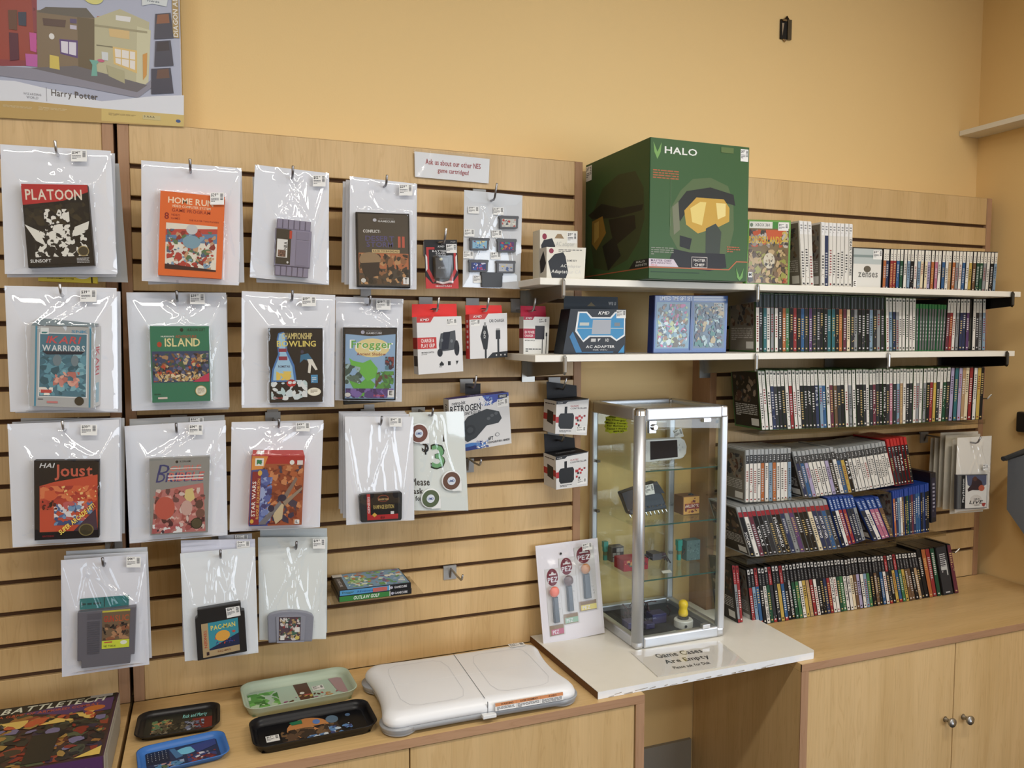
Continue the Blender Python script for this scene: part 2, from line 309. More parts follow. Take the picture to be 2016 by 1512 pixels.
# ------------------------------------------------------------------ slat wall panels and cabinets
PT, ZT, ZB = 0.0762, 1.4268, 0.1041    # pitch, top, lowest groove centre
def slatwall(label, x0, x1, posts):
    t = thing('slatwall_panel', label, 'slatwall', ((x0+x1)/2, 0.05, 0))
    q = MB(); q.box(x0+0.002, x1-0.002, 0.012, WY-0.002, 0, ZT-0.002); q.build('panel_backing', 'groove_back', t)
    pl = x0+0.025 if posts[0] else x0; prr = x1-0.025 if posts[1] else x1
    cs = [ZT]+[ZB+(16-i)*PT for i in range(17)]+[0.0]
    for i in range(18):
        top = cs[i]-(0.0058 if i else 0); bot = cs[i+1]+(0.0058 if i < 17 else 0)
        q = MB(); q.box(pl, prr, 0.0, 0.0125, bot, top); bevel(q.build('slat', 'maple', t), 0.0012, 1)
    for side, on in ((0, posts[0]), (1, posts[1])):
        xa = x0 if side == 0 else x1-0.0247
        if on: q = MB(); q.box(xa, xa+0.0247, -0.0015, WY-0.001, 0, ZT); bevel(q.build('side_post', 'ply_edge', t), 0.001, 1)
    q = MB(); q.box(x0, x1, 0.0, WY-0.001, ZT, ZT+0.001); q.build('top_cap', 'maple_flat', t)
    return t
slatwall('maple slatwall panel at the left edge, beyond the dark vertical seam', -1.43, -0.1985, (1, 1))
slatwall('central maple slatwall panel hung with bagged games and accessories', -0.190, 1.0455, (1, 1))
slatwall('maple slatwall panel behind the rows of game cases, next to the corner', 1.507, 2.744, (1, 1))
def cabinet(label, x0, x1, doors, knobs, y1=0.095):
    t = thing('base_cabinet', label, 'cabinet', ((x0+x1)/2, -0.2, -H)); F = -0.421; th = 0.025
    q = MB(); q.box(x0, x1, F, -0.003, -0.022, 0.0); q.build('cabinet_top', 'maple_flat', t)
    q = MB(); q.box(x0, x1, F-0.0006, F+0.004, -0.022, -0.0005); q.build('top_edge_band', 'ply_edge_h', t)
    for xa in (x0, x1-th):
        q = MB(); q.box(xa, xa+th, F+0.003, y1, -H+0.001, -0.0225); q.build('side_panel', 'maple', t)
        q = MB(); q.box(xa, xa+th, F-0.0004, F+0.003, -H+0.001, -0.0225); q.build('side_edge_band', 'ply_edge', t)
    q = MB(); q.box(x0+th, x1-th, -0.02, -0.004, -H+0.001, -0.0225); q.build('cabinet_back', 'maple', t)
    for (a, b) in doors:
        q = MB(); q.box(a+0.0015, b-0.0015, F+0.004, F+0.022, -H+0.02, -0.026); d = bevel(q.build('door', 'maple', t), 0.001, 1)
        for kx, kz in knobs:
            if a < kx < b:
                q = MB(); q.lathe((kx, F+0.004, kz), [(0.009, 0), (0.006, 0.004), (0.0055, 0.014), (0.0125, 0.02), (0.0145, 0.025), (0.0135, 0.029), (0.0, 0.031)], S((165, 165, 165)), 20, axis=1); q.build('knob', 'metal', d, smooth=True)
    return t
cabinet('left maple base cabinet with a boxed board game on it', -1.43, -0.1985, [(-1.405, -0.81), (-0.81, -0.2235)], [])
cabinet('middle maple base cabinet carrying the trays and the white step board', -0.190, 1.026, [(-0.165, 0.412), (0.412, 1.0005)], [])
cabinet('right maple base cabinet with two silver door knobs', 1.53, 2.78, [(1.555, 2.127), (2.127, 2.755)], [(2.094, -0.2605), (2.170, -0.2665)])
# white bridging board
t = thing('counter_board', 'white laminate board bridging the gap between the two cabinets', 'board', (1.24, -0.24, 0.0005))
q = MB(); V = [(0.90, -0.405), (1.588, -0.402), (1.600, -0.39), (1.612, -0.004), (1.502, -0.004), (1.502, 0.085), (1.05, 0.085), (1.05, -0.003), (0.882, -0.003)]
def ringslab(q, V, z0, z1, col=(1, 1, 1, 1), caps=(True, True), sides=None):
    n = len(V); W = [(x, y, z1) for x, y in V]+[(x, y, z0) for x, y in V]; F = []
    if caps[0]: F.append(tuple(range(n)))
    if caps[1]: F.append(tuple(range(2*n-1, n-1, -1)))
    F += [(i, n+i, n+(i+1) % n, (i+1) % n) for i in (sides if sides is not None else range(n))]; q.mesh(W, F, col)
ringslab(q, V, 0.0005, 0.0195, sides=range(2, 8)); q.build('board_top', 'melamine', t)
q = MB(); ringslab(q, V, 0.0005, 0.0195, caps=(False, False), sides=(0, 1)); q.build('front_rim', 'melamine_rim', t)
q = MB(); ringslab(q, [(x-0.0006 if i in (0, 8) else x, y) for i, (x, y) in enumerate(V)], 0.0008, 0.019, caps=(False, False), sides=(8,)); q.build('raw_edge', 'chip_edge', t)
rd = random.Random(4); q = MB(); x = 0.93
while x < 1.45:   # chipped laminate along the lower rim
    w = rd.uniform(0.008, 0.04); z0 = 0.0006+rd.uniform(0.0, 0.005); q.face([(x, -0.4056, z0), (x+w, -0.4054, z0+rd.uniform(-0.001, 0.003)), (x+w, -0.4054, z0+rd.uniform(0.002, 0.004)), (x, -0.4056, z0+0.0012)], S((150, 140, 125))); x += w+rd.uniform(0, 0.03)
q.build('chipped_edge', 'matte', t)

# ------------------------------------------------------------------ white shelves and brackets
def wshelf(label, z, x0, x1, brk):
    q = MB(); q.box(x0, x1, -0.25, -0.03, z-0.018, z); bevel(tag(q.build('display_shelf', 'melamine'), label, 'shelf', 'white shelves on slatwall brackets'), 0.001, 1)
    for i, (bx, lab) in enumerate(brk):
        t = thing('shelf_bracket', lab, 'bracket', (bx, -0.1, z-0.06), 'shelf brackets')
        q = MB(); q.box(bx-0.02, bx+0.02, -0.006, -0.001, z-0.085, z-0.02, S((150, 148, 142))); q.build('back_plate', 'metal', t)
        c = (44, 42, 40) if bx > 2.3 else (140, 138, 132)
        q = MB(); q.hexa([(bx-0.003, -0.25, z-0.019), (bx+0.003, -0.25, z-0.019), (bx+0.003, -0.25, z-0.05), (bx-0.003, -0.25, z-0.05)], [(bx-0.003, -0.006, z-0.019), (bx+0.003, -0.006, z-0.019), (bx+0.003, -0.006, z-0.07), (bx-0.003, -0.006, z-0.07)], S(c)); q.build('bracket_arm', 'metal', t)
        q = MB(); q.tube([(bx, -0.2545, z-0.052), (bx, -0.2565, z-0.045), (bx, -0.2565, z-0.008), (bx, -0.2545, z-0.001)], [0.003, 0.0055, 0.0055, 0.003], S((185, 188, 190) if bx < 2.3 else (70, 66, 60)), 10); q.build('lip_hook', 'metal', t)
BX = [wp(1107, 575, -0.25)[0], wp(1489, 575, -0.25)[0], wp(1990, 590, -0.25)[0]]
wshelf('long white shelf with the big green box on it', 1.066, 0.803, 2.576, [(BX[0], 'grey bracket under the left end of the upper white shelf'), (BX[1], 'grey bracket under the middle of the upper white shelf'), (BX[2], 'black bracket under the right end of the upper white shelf')])
BX = [wp(1110, 725, -0.25)[0], wp(1486, 722, -0.25)[0], wp(1746, 718, -0.25)[0], wp(1979, 710, -0.25)[0]]
wshelf('long white shelf below the green box, with the blue boxes on it', 0.866, 0.790, 2.559, [(BX[0], 'grey bracket under the left end of the lower white shelf'), (BX[1], 'grey bracket left of centre under the lower white shelf'), (BX[2], 'pale bracket lip in front of the third row of cases'), (BX[3], 'dark bracket under the right end of the lower white shelf')])

# ------------------------------------------------------------------ game cases
PAL = {'w': ((222, 219, 212), 'white'), 'g': ((140, 144, 148), 'grey'), 'k': ((26, 26, 30), 'black'), 'd': ((48, 50, 56), 'charcoal'), 'n': ((42, 54, 92), 'navy'), 'b': ((44, 92, 146), 'blue'),
       's': ((124, 154, 182), 'sky blue'), 'r': ((156, 44, 46), 'red'), 'm': ((108, 46, 62), 'maroon'), 'o': ((184, 100, 50), 'orange'), 'y': ((196, 164, 70), 'yellow'), 'e': ((28, 80, 56), 'dark green'),
       'G': ((62, 122, 74), 'green'), 't': ((44, 108, 118), 'teal'), 'p': ((92, 60, 112), 'purple'), 'l': ((168, 158, 196), 'lilac'), 'c': ((224, 208, 172), 'cream'), 'B': ((112, 82, 56), 'brown'), 'P': ((184, 104, 130), 'pink'), 'T': ((176, 142, 102), 'tan')}
ONES = 'first second third fourth fifth sixth seventh eighth ninth tenth eleventh twelfth thirteenth fourteenth fifteenth sixteenth seventeenth eighteenth nineteenth'.split()
def ordinal(n):
    if n < 20: return ONES[n-1]
    t = ['twent', 'thirt', 'fort', 'fift', 'sixt'][n//10-2]; return t+'ieth' if n % 10 == 0 else t+'y-'+ONES[n % 10-1]
rnd = random.Random(11)
def spine_art(style, code, P, rd):
    c = PAL[code][0]; light = sum(c) > 420; ink = rd.choice([(40, 42, 48), (60, 60, 66), (150, 40, 44)]) if light else rd.choice([(225, 222, 215), (200, 200, 205), (210, 180, 110)])
    A = []; v0 = 0.0
    if style == 'white_top': A += [('r', .0, .012, 1, .99, (30, 34, 30)), ('r', .07, .012, .93, .99, c), ('r', .07, .012, .93, .27, (214, 213, 204)), ('e', .5, .06, .3, .018, (90, 100, 95)), ('d', .35, .10, .65, .24, 5, (176, 176, 170))]; v0 = .3
    elif style == 'dark_top': A += [('r', .0, .012, 1, .99, (24, 26, 28)), ('r', .08, .02, .92, .99, c), ('r', .0, .012, 1, .24, (34, 42, 46)), ('r', .34, .03, .52, .23, (96, 110, 116)), ('r', .08, .238, .92, .246, (130, 80, 72))]; v0 = .3
    elif style == 'handheld': A += [('r', .08, .02, .92, .98, c), ('r', .08, .02, .92, .29, (228, 224, 212)), ('d', .4, .12, .65, .27, 3, (90, 90, 90))]; v0 = .33
    elif style == 'console_white': A += [('r', .05, .01, .95, .99, c), ('r', .05, .01, .95, .2, (232, 232, 232)), ('d', .25, .05, .75, .17, 3, (120, 124, 128))]; v0 = .4
    elif style == 'clear_black': A += [('r', .06, .12, .94, .99, c), ('r', .06, .10, .94, .26, (44, 50, 58)), ('d', .3, .12, .7, .25, 4, (190, 195, 200))]; v0 = .3
    elif style == 'clear_red': A += [('r', .06, .13, .94, .99, c), ('r', .06, .10, .94, .2, (160, 42, 52))]; v0 = .28
    elif style == 'red_top': A += [('r', .06, .16, .94, .99, c), ('d', .3, .18, .7, .3, 3, (210, 205, 205))]; v0 = .34
    elif style == 'blue_top': A += [('r', .06, .03, .94, .99, c), ('r', .06, .02, .94, .27, (38, 74, 150)), ('d', .3, .05, .7, .24, 5, (210, 220, 235))]; v0 = .32
    elif style == 'film_blue': A += [('r', .06, .16, .94, .99, c)]; v0 = .22
    elif style == 'square_top': A += [('r', .05, .02, .95, .99, c), ('r', .05, .01, .95, .33, (38, 38, 44)), ('r', .18, .02, .82, .10, (232, 232, 230)), ('e', .5, .06, .18, .02, (40, 40, 44)), ('d', .35, .13, .62, .31, 6, (170, 172, 175))]; v0 = .36
    elif style == 'square_red': A += [('r', .05, .02, .95, .99, c), ('r', .05, .01, .95, .33, (168, 44, 50)), ('e', .5, .06, .2, .025, (60, 30, 30)), ('d', .35, .13, .62, .31, 6, (220, 200, 200)), ('r', .05, .93, .95, .99, (176, 44, 44))]; v0 = .36
    elif style == 'short_green': A += [('r', .1, .1, .9, .98, (70, 72, 74)), ('r', .35, .1, .65, .98, (120, 122, 124)), ('d', .4, .35, .7, .8, 6, (200, 200, 200))]; return A
    else: A += [('r', .05, .02, .95, .99, c)]; v0 = .1
    a = v0+rd.uniform(0, .12); b = min(.86, a+rd.uniform(.25, .5))
    A.append(('d', .25, a, .75, b, max(4, int((b-a)*26)), ink))
    if rd.random() < .35: A.append(('s', rd.randint(1, 999), 3, .08, b, .92, min(.97, b+.12), .25, [ink, c, (170, 150, 120)]))
    A.append(('r', .3, .93, .7, .955, ink))
    return A
SHELL = {'k': (26, 26, 28), 'G': (56, 96, 46), 'w': (226, 224, 220), 'c': (150, 154, 156), 'b': (30, 62, 140), 'r': (170, 36, 38), 'e': (24, 110, 60), 'K': (40, 44, 42)}
ROWS = {}
def row(key, phrase, group, codes, tl, tr, br, bl, Y, depth, shell, style, jitter=0.0, texts={}, zmin=None, cov=None):
    n = len(codes); k0 = ROWS.get(key, 0)
    for i, cd in enumerate(codes):
        if cd == ' ': continue
        st, sh = style, shell
        if cd == '*': continue
        a, b = (i+0.045)/n, (i+0.955)/n; lo = lambda p, r, t: (p[0]+(r[0]-p[0])*t, p[1]+(r[1]-p[1])*t)
        j = rnd.uniform(-1, 1)*jitter
        T0, T1, B0, B1 = lo(tl, tr, a), lo(tl, tr, b), lo(bl, br, a), lo(bl, br, b)
        yj = rnd.uniform(-1, 1)*0.0015; Yj = Y
        k_ = j/(B0[1]-T0[1]); T0 = (T0[0]-k_*(B0[0]-T0[0])*-1, T0[1]+j); T1 = (T1[0]+k_*(B1[0]-T1[0]), T1[1]+j)
        Q = [wp(T0[0], T0[1], Yj), wp(T1[0], T1[1], Yj), wp(*B1, Yj), wp(*B0, Yj)]
        Q = [p_+np.array([0, yj, 0]) for p_ in Q]
        if zmin is not None:
            for m in (2, 3): Q[m][2] = zmin
        ROWS[key] = ROWS.get(key, 0)+1; num = ROWS[key]
        cdn = cd
        if cd in '12': st, cdn = ('square_red', 'b' if cd == '1' else 'd')
        f = MB(); P = Panel(Q); bk = [q+np.array([0, depth, 0]) for q in Q]
        f.hexa([P(.1, .004, 0), P(.9, .004, 0), P(.9, .996, 0), P(.1, .996, 0)], [P(.1, .004, -.003), P(.9, .004, -.003), P(.9, .996, -.003), P(.1, .996, -.003)], S(SHELL[sh]))
        Qf = [q+np.array([0, 0.0016, 0]) for q in Q]
        f.hexa(Qf, bk, S(SHELL[sh]))
        tint = {'k': 'black', 'G': 'green-edged', 'w': 'white', 'c': 'clear grey', 'b': 'blue', 'r': 'red', 'e': 'green-topped', 'K': 'black'}[sh]
        if st == 'square_red': tint = 'red-banded'
        o = f.build('game_case', 'plastic'); tag(o, '%s case, %s spine, %s from left %s' % (tint, PAL[cdn][1], ordinal(num), phrase), 'game case', group)
        g = MB(); A = spine_art(st, cdn, P, rnd)
        if i in texts: s_, v0, v1, ink = texts[i]; A = [x for x in A if not (x[0] == 'd' and x[2] > .27)]+[('t', s_, .22, v0, .8, v1, ink, 90)]
        g.art(P, A, 0.0002); g.build('spine_insert', 'card' if sh != 'c' else 'gloss', o)
        if (i == 0 or codes[i-1] == ' ') or (sh in 'c' and False):   # first of a run shows its cover
            g = MB(); C = Panel([bk[0], Qf[0], Qf[3], bk[3]]); rd = rnd
            base = cov or ((62, 56, 50) if PAL[cdn][0][0] < 150 else (120, 114, 104))
            g.art(C, [('r', .04, .03, .97, .97, base), ('s', rd.randint(1, 999), 22, .08, .1, .92, .55, .12, [(110, 90, 70), (60, 60, 66), (150, 130, 110), (90, 60, 50)]), ('d', .1, .58, .9, .8, 7, (190, 186, 180)), ('r', .66, .82, .93, .94, (220, 218, 212))], 0.0003); g.build('back_cover', 'card', o)
# upper white shelf
row('A', 'atop the upper white shelf', 'white game cases on the upper shelf', 'www', (1573, 434), (1598, 436), (1603, 555), (1579, 554), -0.17, 0.12, 'w', 'console_white', zmin=1.0665)
row('A', 'atop the upper white shelf', 'white game cases on the upper shelf', 'wnwwwwww', (1616, 437), (1679, 441), (1677, 558), (1616, 555), -0.17, 0.12, 'w', 'console_white', texts={7: ('DEADLY CREATURES', .24, .8, (20, 20, 20))}, zmin=1.0665)
row('S', 'in the small cases atop the shelf', 'small handheld game cases', 'onrrbewskwsccloPwbwTogwbwyBeegwks', (1739, 489), (1965, 496), (1959, 565), (1736, 560), -0.17, 0.11, 'k', 'handheld', zmin=1.0665)
# lower white shelf
row('B', 'on the lower white shelf', 'game cases on the lower white shelf', 'wdtwgwdoGkrkbdpddkkttkomcdgkdksdgd', (1487, 577), (1742, 584), (1741, 693), (1487, 697), -0.17, 0.13, 'G', 'dark_top', .6, zmin=0.8665)
row('B', 'on the lower white shelf', 'game cases on the lower white shelf', 'wsngwwwww', (1743, 585), (1803, 587), (1801, 693), (1744, 694), -0.17, 0.13, 'G', 'white_top', .4, zmin=0.8665)
row('B', 'on the lower white shelf', 'game cases on the lower white shelf', 'dddddddddd', (1804, 598), (1865, 600), (1859, 692), (1802, 693), -0.17, 0.13, 'e', 'short_green', .2, zmin=0.8665)
row('B', 'on the lower white shelf', 'game cases on the lower white shelf', 'mrwgnnp wdgs', (1866, 588), (1941, 588), (1939, 692), (1859, 692), -0.17, 0.13, 'K', 'white_top', .3, zmin=0.8665)
# third row
zC = wp(1700, 840, -0.2)[2]
row('C', 'in the third row down', 'game cases in the third row', 'wwwndkkwrwwkkkknsbwmBdkwgw', (1491, 729), (1683, 727), (1686, 841), (1500, 847), -0.2, 0.13, 'G', 'white_top', .8, cov=(48, 40, 30), texts={13: ('ARMY', .35, .6, (220, 220, 220)), 15: ('FEAR 2', .3, .62, (200, 205, 210)), 18: ('KANE', .3, .6, (30, 30, 30))})
row('C', 'in the third row down', 'game cases in the third row', 'kkdwdmdkkdPdsTwddwgwgkrydwed', (1684, 727), (1872, 723), (1866, 829), (1687, 841), -0.2, 0.13, 'G', 'white_top', .9, texts={8: ('MAX PAYNE 3', .33, .75, (225, 225, 225)), 23: ('WANTED', .3, .6, (230, 190, 70))})
row('C', 'in the third row down', 'game cases in the third row', 'ltlTcrwyk', (1873, 723), (1940, 722), (1934, 826), (1867, 829), -0.2, 0.13, 'k', 'plain', .6)
# fourth row (clear cases)
row('D', 'in the fourth row down', 'clear-topped game cases in the fourth row', 'wwwwows wwws'.replace(' ', 'o'), (1468, 886), (1558, 882), (1559, 985), (1467, 990), -0.19, 0.14, 'c', 'clear_black', .4)
row('D', 'in the fourth row down', 'clear-topped game cases in the fourth row', 'nblwwwwlkw', (1560, 890), (1640, 880), (1662, 971), (1584, 981), -0.19, 0.14, 'c', 'clear_black', .7)
row('D', 'in the fourth row down', 'clear-topped game cases in the fourth row', 'bykwwwwwwwwwww', (1641, 884), (1743, 869), (1762, 955), (1663, 972), -0.19, 0.14, 'c', 'clear_black', .5, texts={2: ('FEAR 2', .3, .7, (235, 235, 235))})
row('D', 'in the fourth row down', 'clear-topped game cases in the fourth row', 'ddkkkk', (1744, 865), (1784, 860), (1799, 951), (1763, 957), -0.19, 0.14, 'r', 'red_top', .3, texts={3: ('MAG', .35, .7, (225, 225, 225))})
# fifth row
row('E', 'in the fifth row down', 'leaning cases in the fifth row', 'kwmkkddkkngpkkkcnnbd', (1449, 999), (1627, 984), (1657, 1080), (1478, 1097), -0.21, 0.14, 'c', 'clear_red', .5, texts={0: ('SOCOM', .5, .8, (225, 225, 225)), 3: ('VEGAS', .4, .8, (225, 225, 225)), 7: ('STRANGLEHOLD', .25, .85, (230, 230, 230)), 16: ('ARMY OF TWO', .3, .75, (235, 235, 235)), 17: ('ARMY OF TWO', .3, .75, (235, 235, 235))})
row('E', 'in the fifth row down', 'leaning cases in the fifth row', 'kwrrddg', (1628, 980), (1680, 975), (1705, 1063), (1658, 1078), -0.21, 0.14, 'b', 'blue_top', .5)
row('E', 'in the fifth row down', 'leaning cases in the fifth row', 'dwPPB', (1682, 984), (1730, 978), (1760, 1056), (1720, 1065), -0.21, 0.14, 'b', 'blue_top', .5)
row('F', 'in the short row of thin blue cases', 'thin blue film cases', 'onswBkedmnbbknkk', (1756, 968), (1829, 951), (1830, 1047), (1761, 1057), -0.2, 0.12, 'b', 'film_blue', .4)
# bottom row on the cabinet
row('P', 'atop the cabinet', 'black cases on the right cabinet', 'rs1kwe2dy1kketwyT'.replace('t', 'G'), (1469, 1120), (1586, 1106), (1603, 1210), (1482, 1226), -0.135, 0.12, 'k', 'square_top', .9, texts={4: ('HARD HITTER TENNIS', .35, .9, (40, 40, 50)), 6: ('Virtua Fighter 4', .35, .85, (60, 60, 80)), 8: ('KILLZONE', .35, .8, (190, 150, 70)), 11: ("FISHERMAN'S BASS CLUB", .3, .92, (225, 225, 225))}, zmin=0.0005)
row('P', 'atop the cabinet', 'black cases on the right cabinet', 'rwkknrwweGwwcBlwsG', (1587, 1106), (1707, 1096), (1720, 1193), (1604, 1209), -0.135, 0.12, 'k', 'square_top', .9, texts={10: ('EA SOCCER 06', .3, .8, (50, 50, 60)), 11: ('RUGBY 06', .3, .65, (50, 50, 60)), 6: ('WORLD', .3, .8, (50, 50, 60))}, zmin=0.0005)
row('P', 'atop the cabinet', 'black cases on the right cabinet', 'kBkbw2ky1GyBBkTk', (1708, 1096), (1803, 1086), (1822, 1180), (1721, 1192), -0.135, 0.12, 'k', 'square_top', .7, zmin=0.0005)
row('P', 'atop the cabinet', 'black cases on the right cabinet', 'kore', (1803, 1082), (1838, 1077), (1853, 1176), (1822, 1180), -0.135, 0.12, 'k', 'plain', .5, zmin=0.0005)
row('P', 'atop the cabinet', 'black cases on the right cabinet', 'd', (1839, 1078), (1862, 1072), (1878, 1172), (1855, 1175), -0.135, 0.12, 'k', 'plain', texts={0: ('T', .3, .6, (190, 195, 195))}, zmin=0.0005)
row('P', 'atop the cabinet', 'black cases on the right cabinet', 'm', (1863, 1071), (1871, 1071), (1888, 1168), (1879, 1171), -0.135, 0.12, 'k', 'plain', zmin=0.0005)
row('Q', 'standing on the white board', 'pair beside the glass case', 'gr', (1440, 1112), (1454, 1113), (1463, 1214), (1453, 1215), -0.14, 0.12, 'k', 'square_red', zmin=0.0200)
def ashelf(label, x0, x1, Y, z, name='acrylic_shelf'):
    q = MB(); q.box(x0, x1, Y, -0.002, z-0.004, z); q.box(x0, x1, Y-0.003, Y, z-0.004, z+0.012); tag(q.build(name, 'acrylic'), label, 'shelf', 'clear acrylic slatwall shelves')
for lab, pa, pb, Y in (('clear acrylic shelf under the third row of cases', (1494, 848), (1938, 828), -0.2), ('clear acrylic shelf under the fourth row of clear cases', (1462, 993), (1802, 955), -0.19),
                       ('clear acrylic shelf under the fifth row of leaning cases', (1470, 1102), (1764, 1068), -0.21), ('clear acrylic shelf jutting out beyond the blue cases', (1762, 1060), (1862, 1039), -0.2)):
    a, b = wp(*pa, Y), wp(*pb, Y); ashelf(lab, a[0], b[0], Y, min(a[2], b[2])-(0.004 if "fourth" in lab else 0.007))
def pbox(pts, Y, depth): return Panel(quad(pts, Y)), depth
def flatcase(label, pts, Y, th, shell, art, cat='game case', name='game_case', m='plastic', zmin=None, printm='gloss', group=None):
    Q = quad(pts, Y)
    if zmin is not None:
        for i in (2, 3): Q[i][2] = zmin
    P = Panel(Q); q = MB(); q.slab(P, -th, 0, S(shell), 0.002); o = tag(q.build(name, m), label, cat, group)
    q = MB(); q.art(P, art, 0.0002); q.build('cover_print', printm, o); return o, P
def sticker(P, u0, v0, u1, v1, price, parent, h=0.001, name='price_sticker'):
    s = P.sub(u0, v0, u1, v1, h); q = MB()
    A = [('r', 0, 0, 1, 1, (238, 238, 236)), ('t', '$'+price, .06, .07, .42, .36, (30, 30, 34)), ('t', '99', .45, .07, .58, .2, (30, 30, 34)), ('d', .06, .42, .62, .78, 3, (90, 90, 96))]
    for i in range(5): A.append(('r', .72, .1+i*.11, .92, .16+i*.11, (40, 40, 44)))
    q.art(s, A, 0.0); return q.build(name, 'card', parent)
o, P = flatcase('green game case facing out, abstract masked head on its cover', [(1473, 432), (1558, 434), (1555, 552), (1468, 549)], -0.19, 0.014, (96, 150, 60), [('r', .03, .03, .95, .97, (120, 100, 60)), ('r', .03, .03, .95, .13, (225, 225, 218)), ('t', 'XBOX 360', .16, .055, .5, .1, (110, 112, 112)), ('e', .08, .08, .035, .03, (110, 130, 110)), ('r', .56, .03, .7, .13, (60, 140, 60)),
    ('s', 7, 60, .04, .15, .94, .42, .09, [(190, 180, 170), (60, 58, 58), (200, 80, 40), (150, 140, 130), (90, 84, 80)]), ('p', [(.4, .15), (.9, .15), (.7, .3), (.45, .3)], (208, 84, 44)), ('t', 'BORDERLANDS', .03, .25, .78, .36, (214, 176, 40)), ('t', '2', .78, .17, .93, .33, (200, 180, 90)),
    ('s', 8, 70, .04, .45, .94, .96, .1, [(190, 160, 110), (120, 90, 60), (60, 46, 36), (170, 130, 80), (150, 150, 60), (90, 66, 44)]), ('e', .5, .62, .13, .12, (206, 196, 170)), ('s', 9, 10, .38, .54, .62, .72, .05, [(60, 54, 48), (150, 130, 100), (190, 180, 150)]), ('r', .04, .8, .13, .88, (230, 230, 230)), ('t', 'M', .055, .81, .115, .865, (20, 20, 20)), ('t', '2K', .82, .88, .92, .95, (200, 60, 40))], zmin=1.0665)
sticker(P, .69, .05, .93, .16, '17', o)
o, P = flatcase('small square white case with a grey seaside cover, before the handheld cases', [(1679, 486), (1738, 488.5), (1735, 560), (1677, 558)], -0.172, 0.012, (34, 34, 34), [('r', .03, .03, .97, .97, (226, 226, 222)), ('r', .03, .03, .97, .4, (184, 196, 198)), ('r', .03, .18, .97, .24, (130, 150, 152)), ('e', .5, .52, .12, .08, (96, 92, 84)), ('t', 'zenses', .2, .6, .86, .72, (120, 122, 122)), ('r', .03, .8, .16, .96, (235, 235, 235)), ('t', 'E', .06, .82, .13, .93, (30, 30, 30))], zmin=1.0665)
sticker(P, .68, .06, .98, .28, '9', o)
o, P = flatcase('black box standing at the right end of the thin blue cases', [(1832, 931), (1843, 930), (1844, 1027), (1834, 1030)], -0.205, 0.1, (22, 22, 30), [('r', .1, .1, .9, .9, (30, 34, 60)), ('d', .3, .2, .7, .8, 8, (150, 150, 170))])
o, P = flatcase('blue boxed gift set with two picture panels on the lower white shelf', [(1289, 581), (1434, 582), (1430, 695), (1285, 695)], -0.18, 0.03, (30, 52, 110), [('r', .01, .01, .99, .99, (44, 92, 168)), ('t', 'LIMITED TIME GIFT SET', .07, .02, .5, .09, (225, 230, 238)), ('r', .52, .015, .93, .05, (170, 182, 205)), ('r', .52, .06, .97, .095, (150, 165, 195)),
    ('r', .03, .12, .47, .92, (100, 142, 168)), ('r', .53, .12, .96, .92, (70, 100, 128)), ('s', 21, 90, .05, .15, .45, .9, .05, [(190, 210, 215), (90, 80, 60), (150, 110, 70), (200, 80, 140), (120, 160, 180), (60, 70, 90), (170, 190, 130)]), ('s', 22, 90, .55, .15, .94, .9, .05, [(60, 80, 90), (150, 180, 185), (90, 50, 40), (30, 110, 100), (170, 150, 100), (40, 50, 70)]), ('r', .484, .1, .51, .95, (34, 70, 140))], cat='box', name='gift_set_box', m='gloss', zmin=0.8665)
q = MB(); C = Panel([P(0, 0, -.03), P(0, 0, 0), P(0, 1, 0), P(0, 1, -.03)]); sticker(P, .8, .13, .94, .27, '24', o)
# ------------------------------------------------------------------ hooks and hanging bagged games
def slot_z(z):   # nearest groove above a height
    k = math.ceil((z-ZB)/PT-0.15); return ZB+k*PT
HOOKN = {}
def hook(px, py, Y, label, tip=0.018, wall=True, col=(170, 170, 172)):
    """wire hook whose shaft passes the point (px, py) on plane Y"""
    a = wp(px, py, Y); zs = slot_z(a[2]+0.0); x = a[0]
    t = thing('display_hook', label, 'hook', (x, 0.0, a[2]), 'wire hooks in the slatwall')
    q = MB(); q.box(x-0.019, x+0.019, -0.0035, -0.0008, zs-0.036, zs+0.003, S((150, 150, 150))); q.box(x-0.019, x+0.019, -0.0008, 0.004, zs-0.002, zs+0.003, S((150, 150, 150))); q.build('back_plate', 'plastic', t)
    q = MB(); q.tube([(x, -0.003, zs-0.03), (x, -0.012, a[2]+0.004 if abs(a[2]-zs) < .05 else zs-0.032), (x, Y+0.03, a[2]), (x, Y-0.008, a[2]), (x, Y-0.016, a[2]+0.005), (x, Y-0.016-tip*.5, a[2]+tip+.004)], 0.003, S(col), 8); q.build('hook_wire', 'metal', t, smooth=True)
    return t
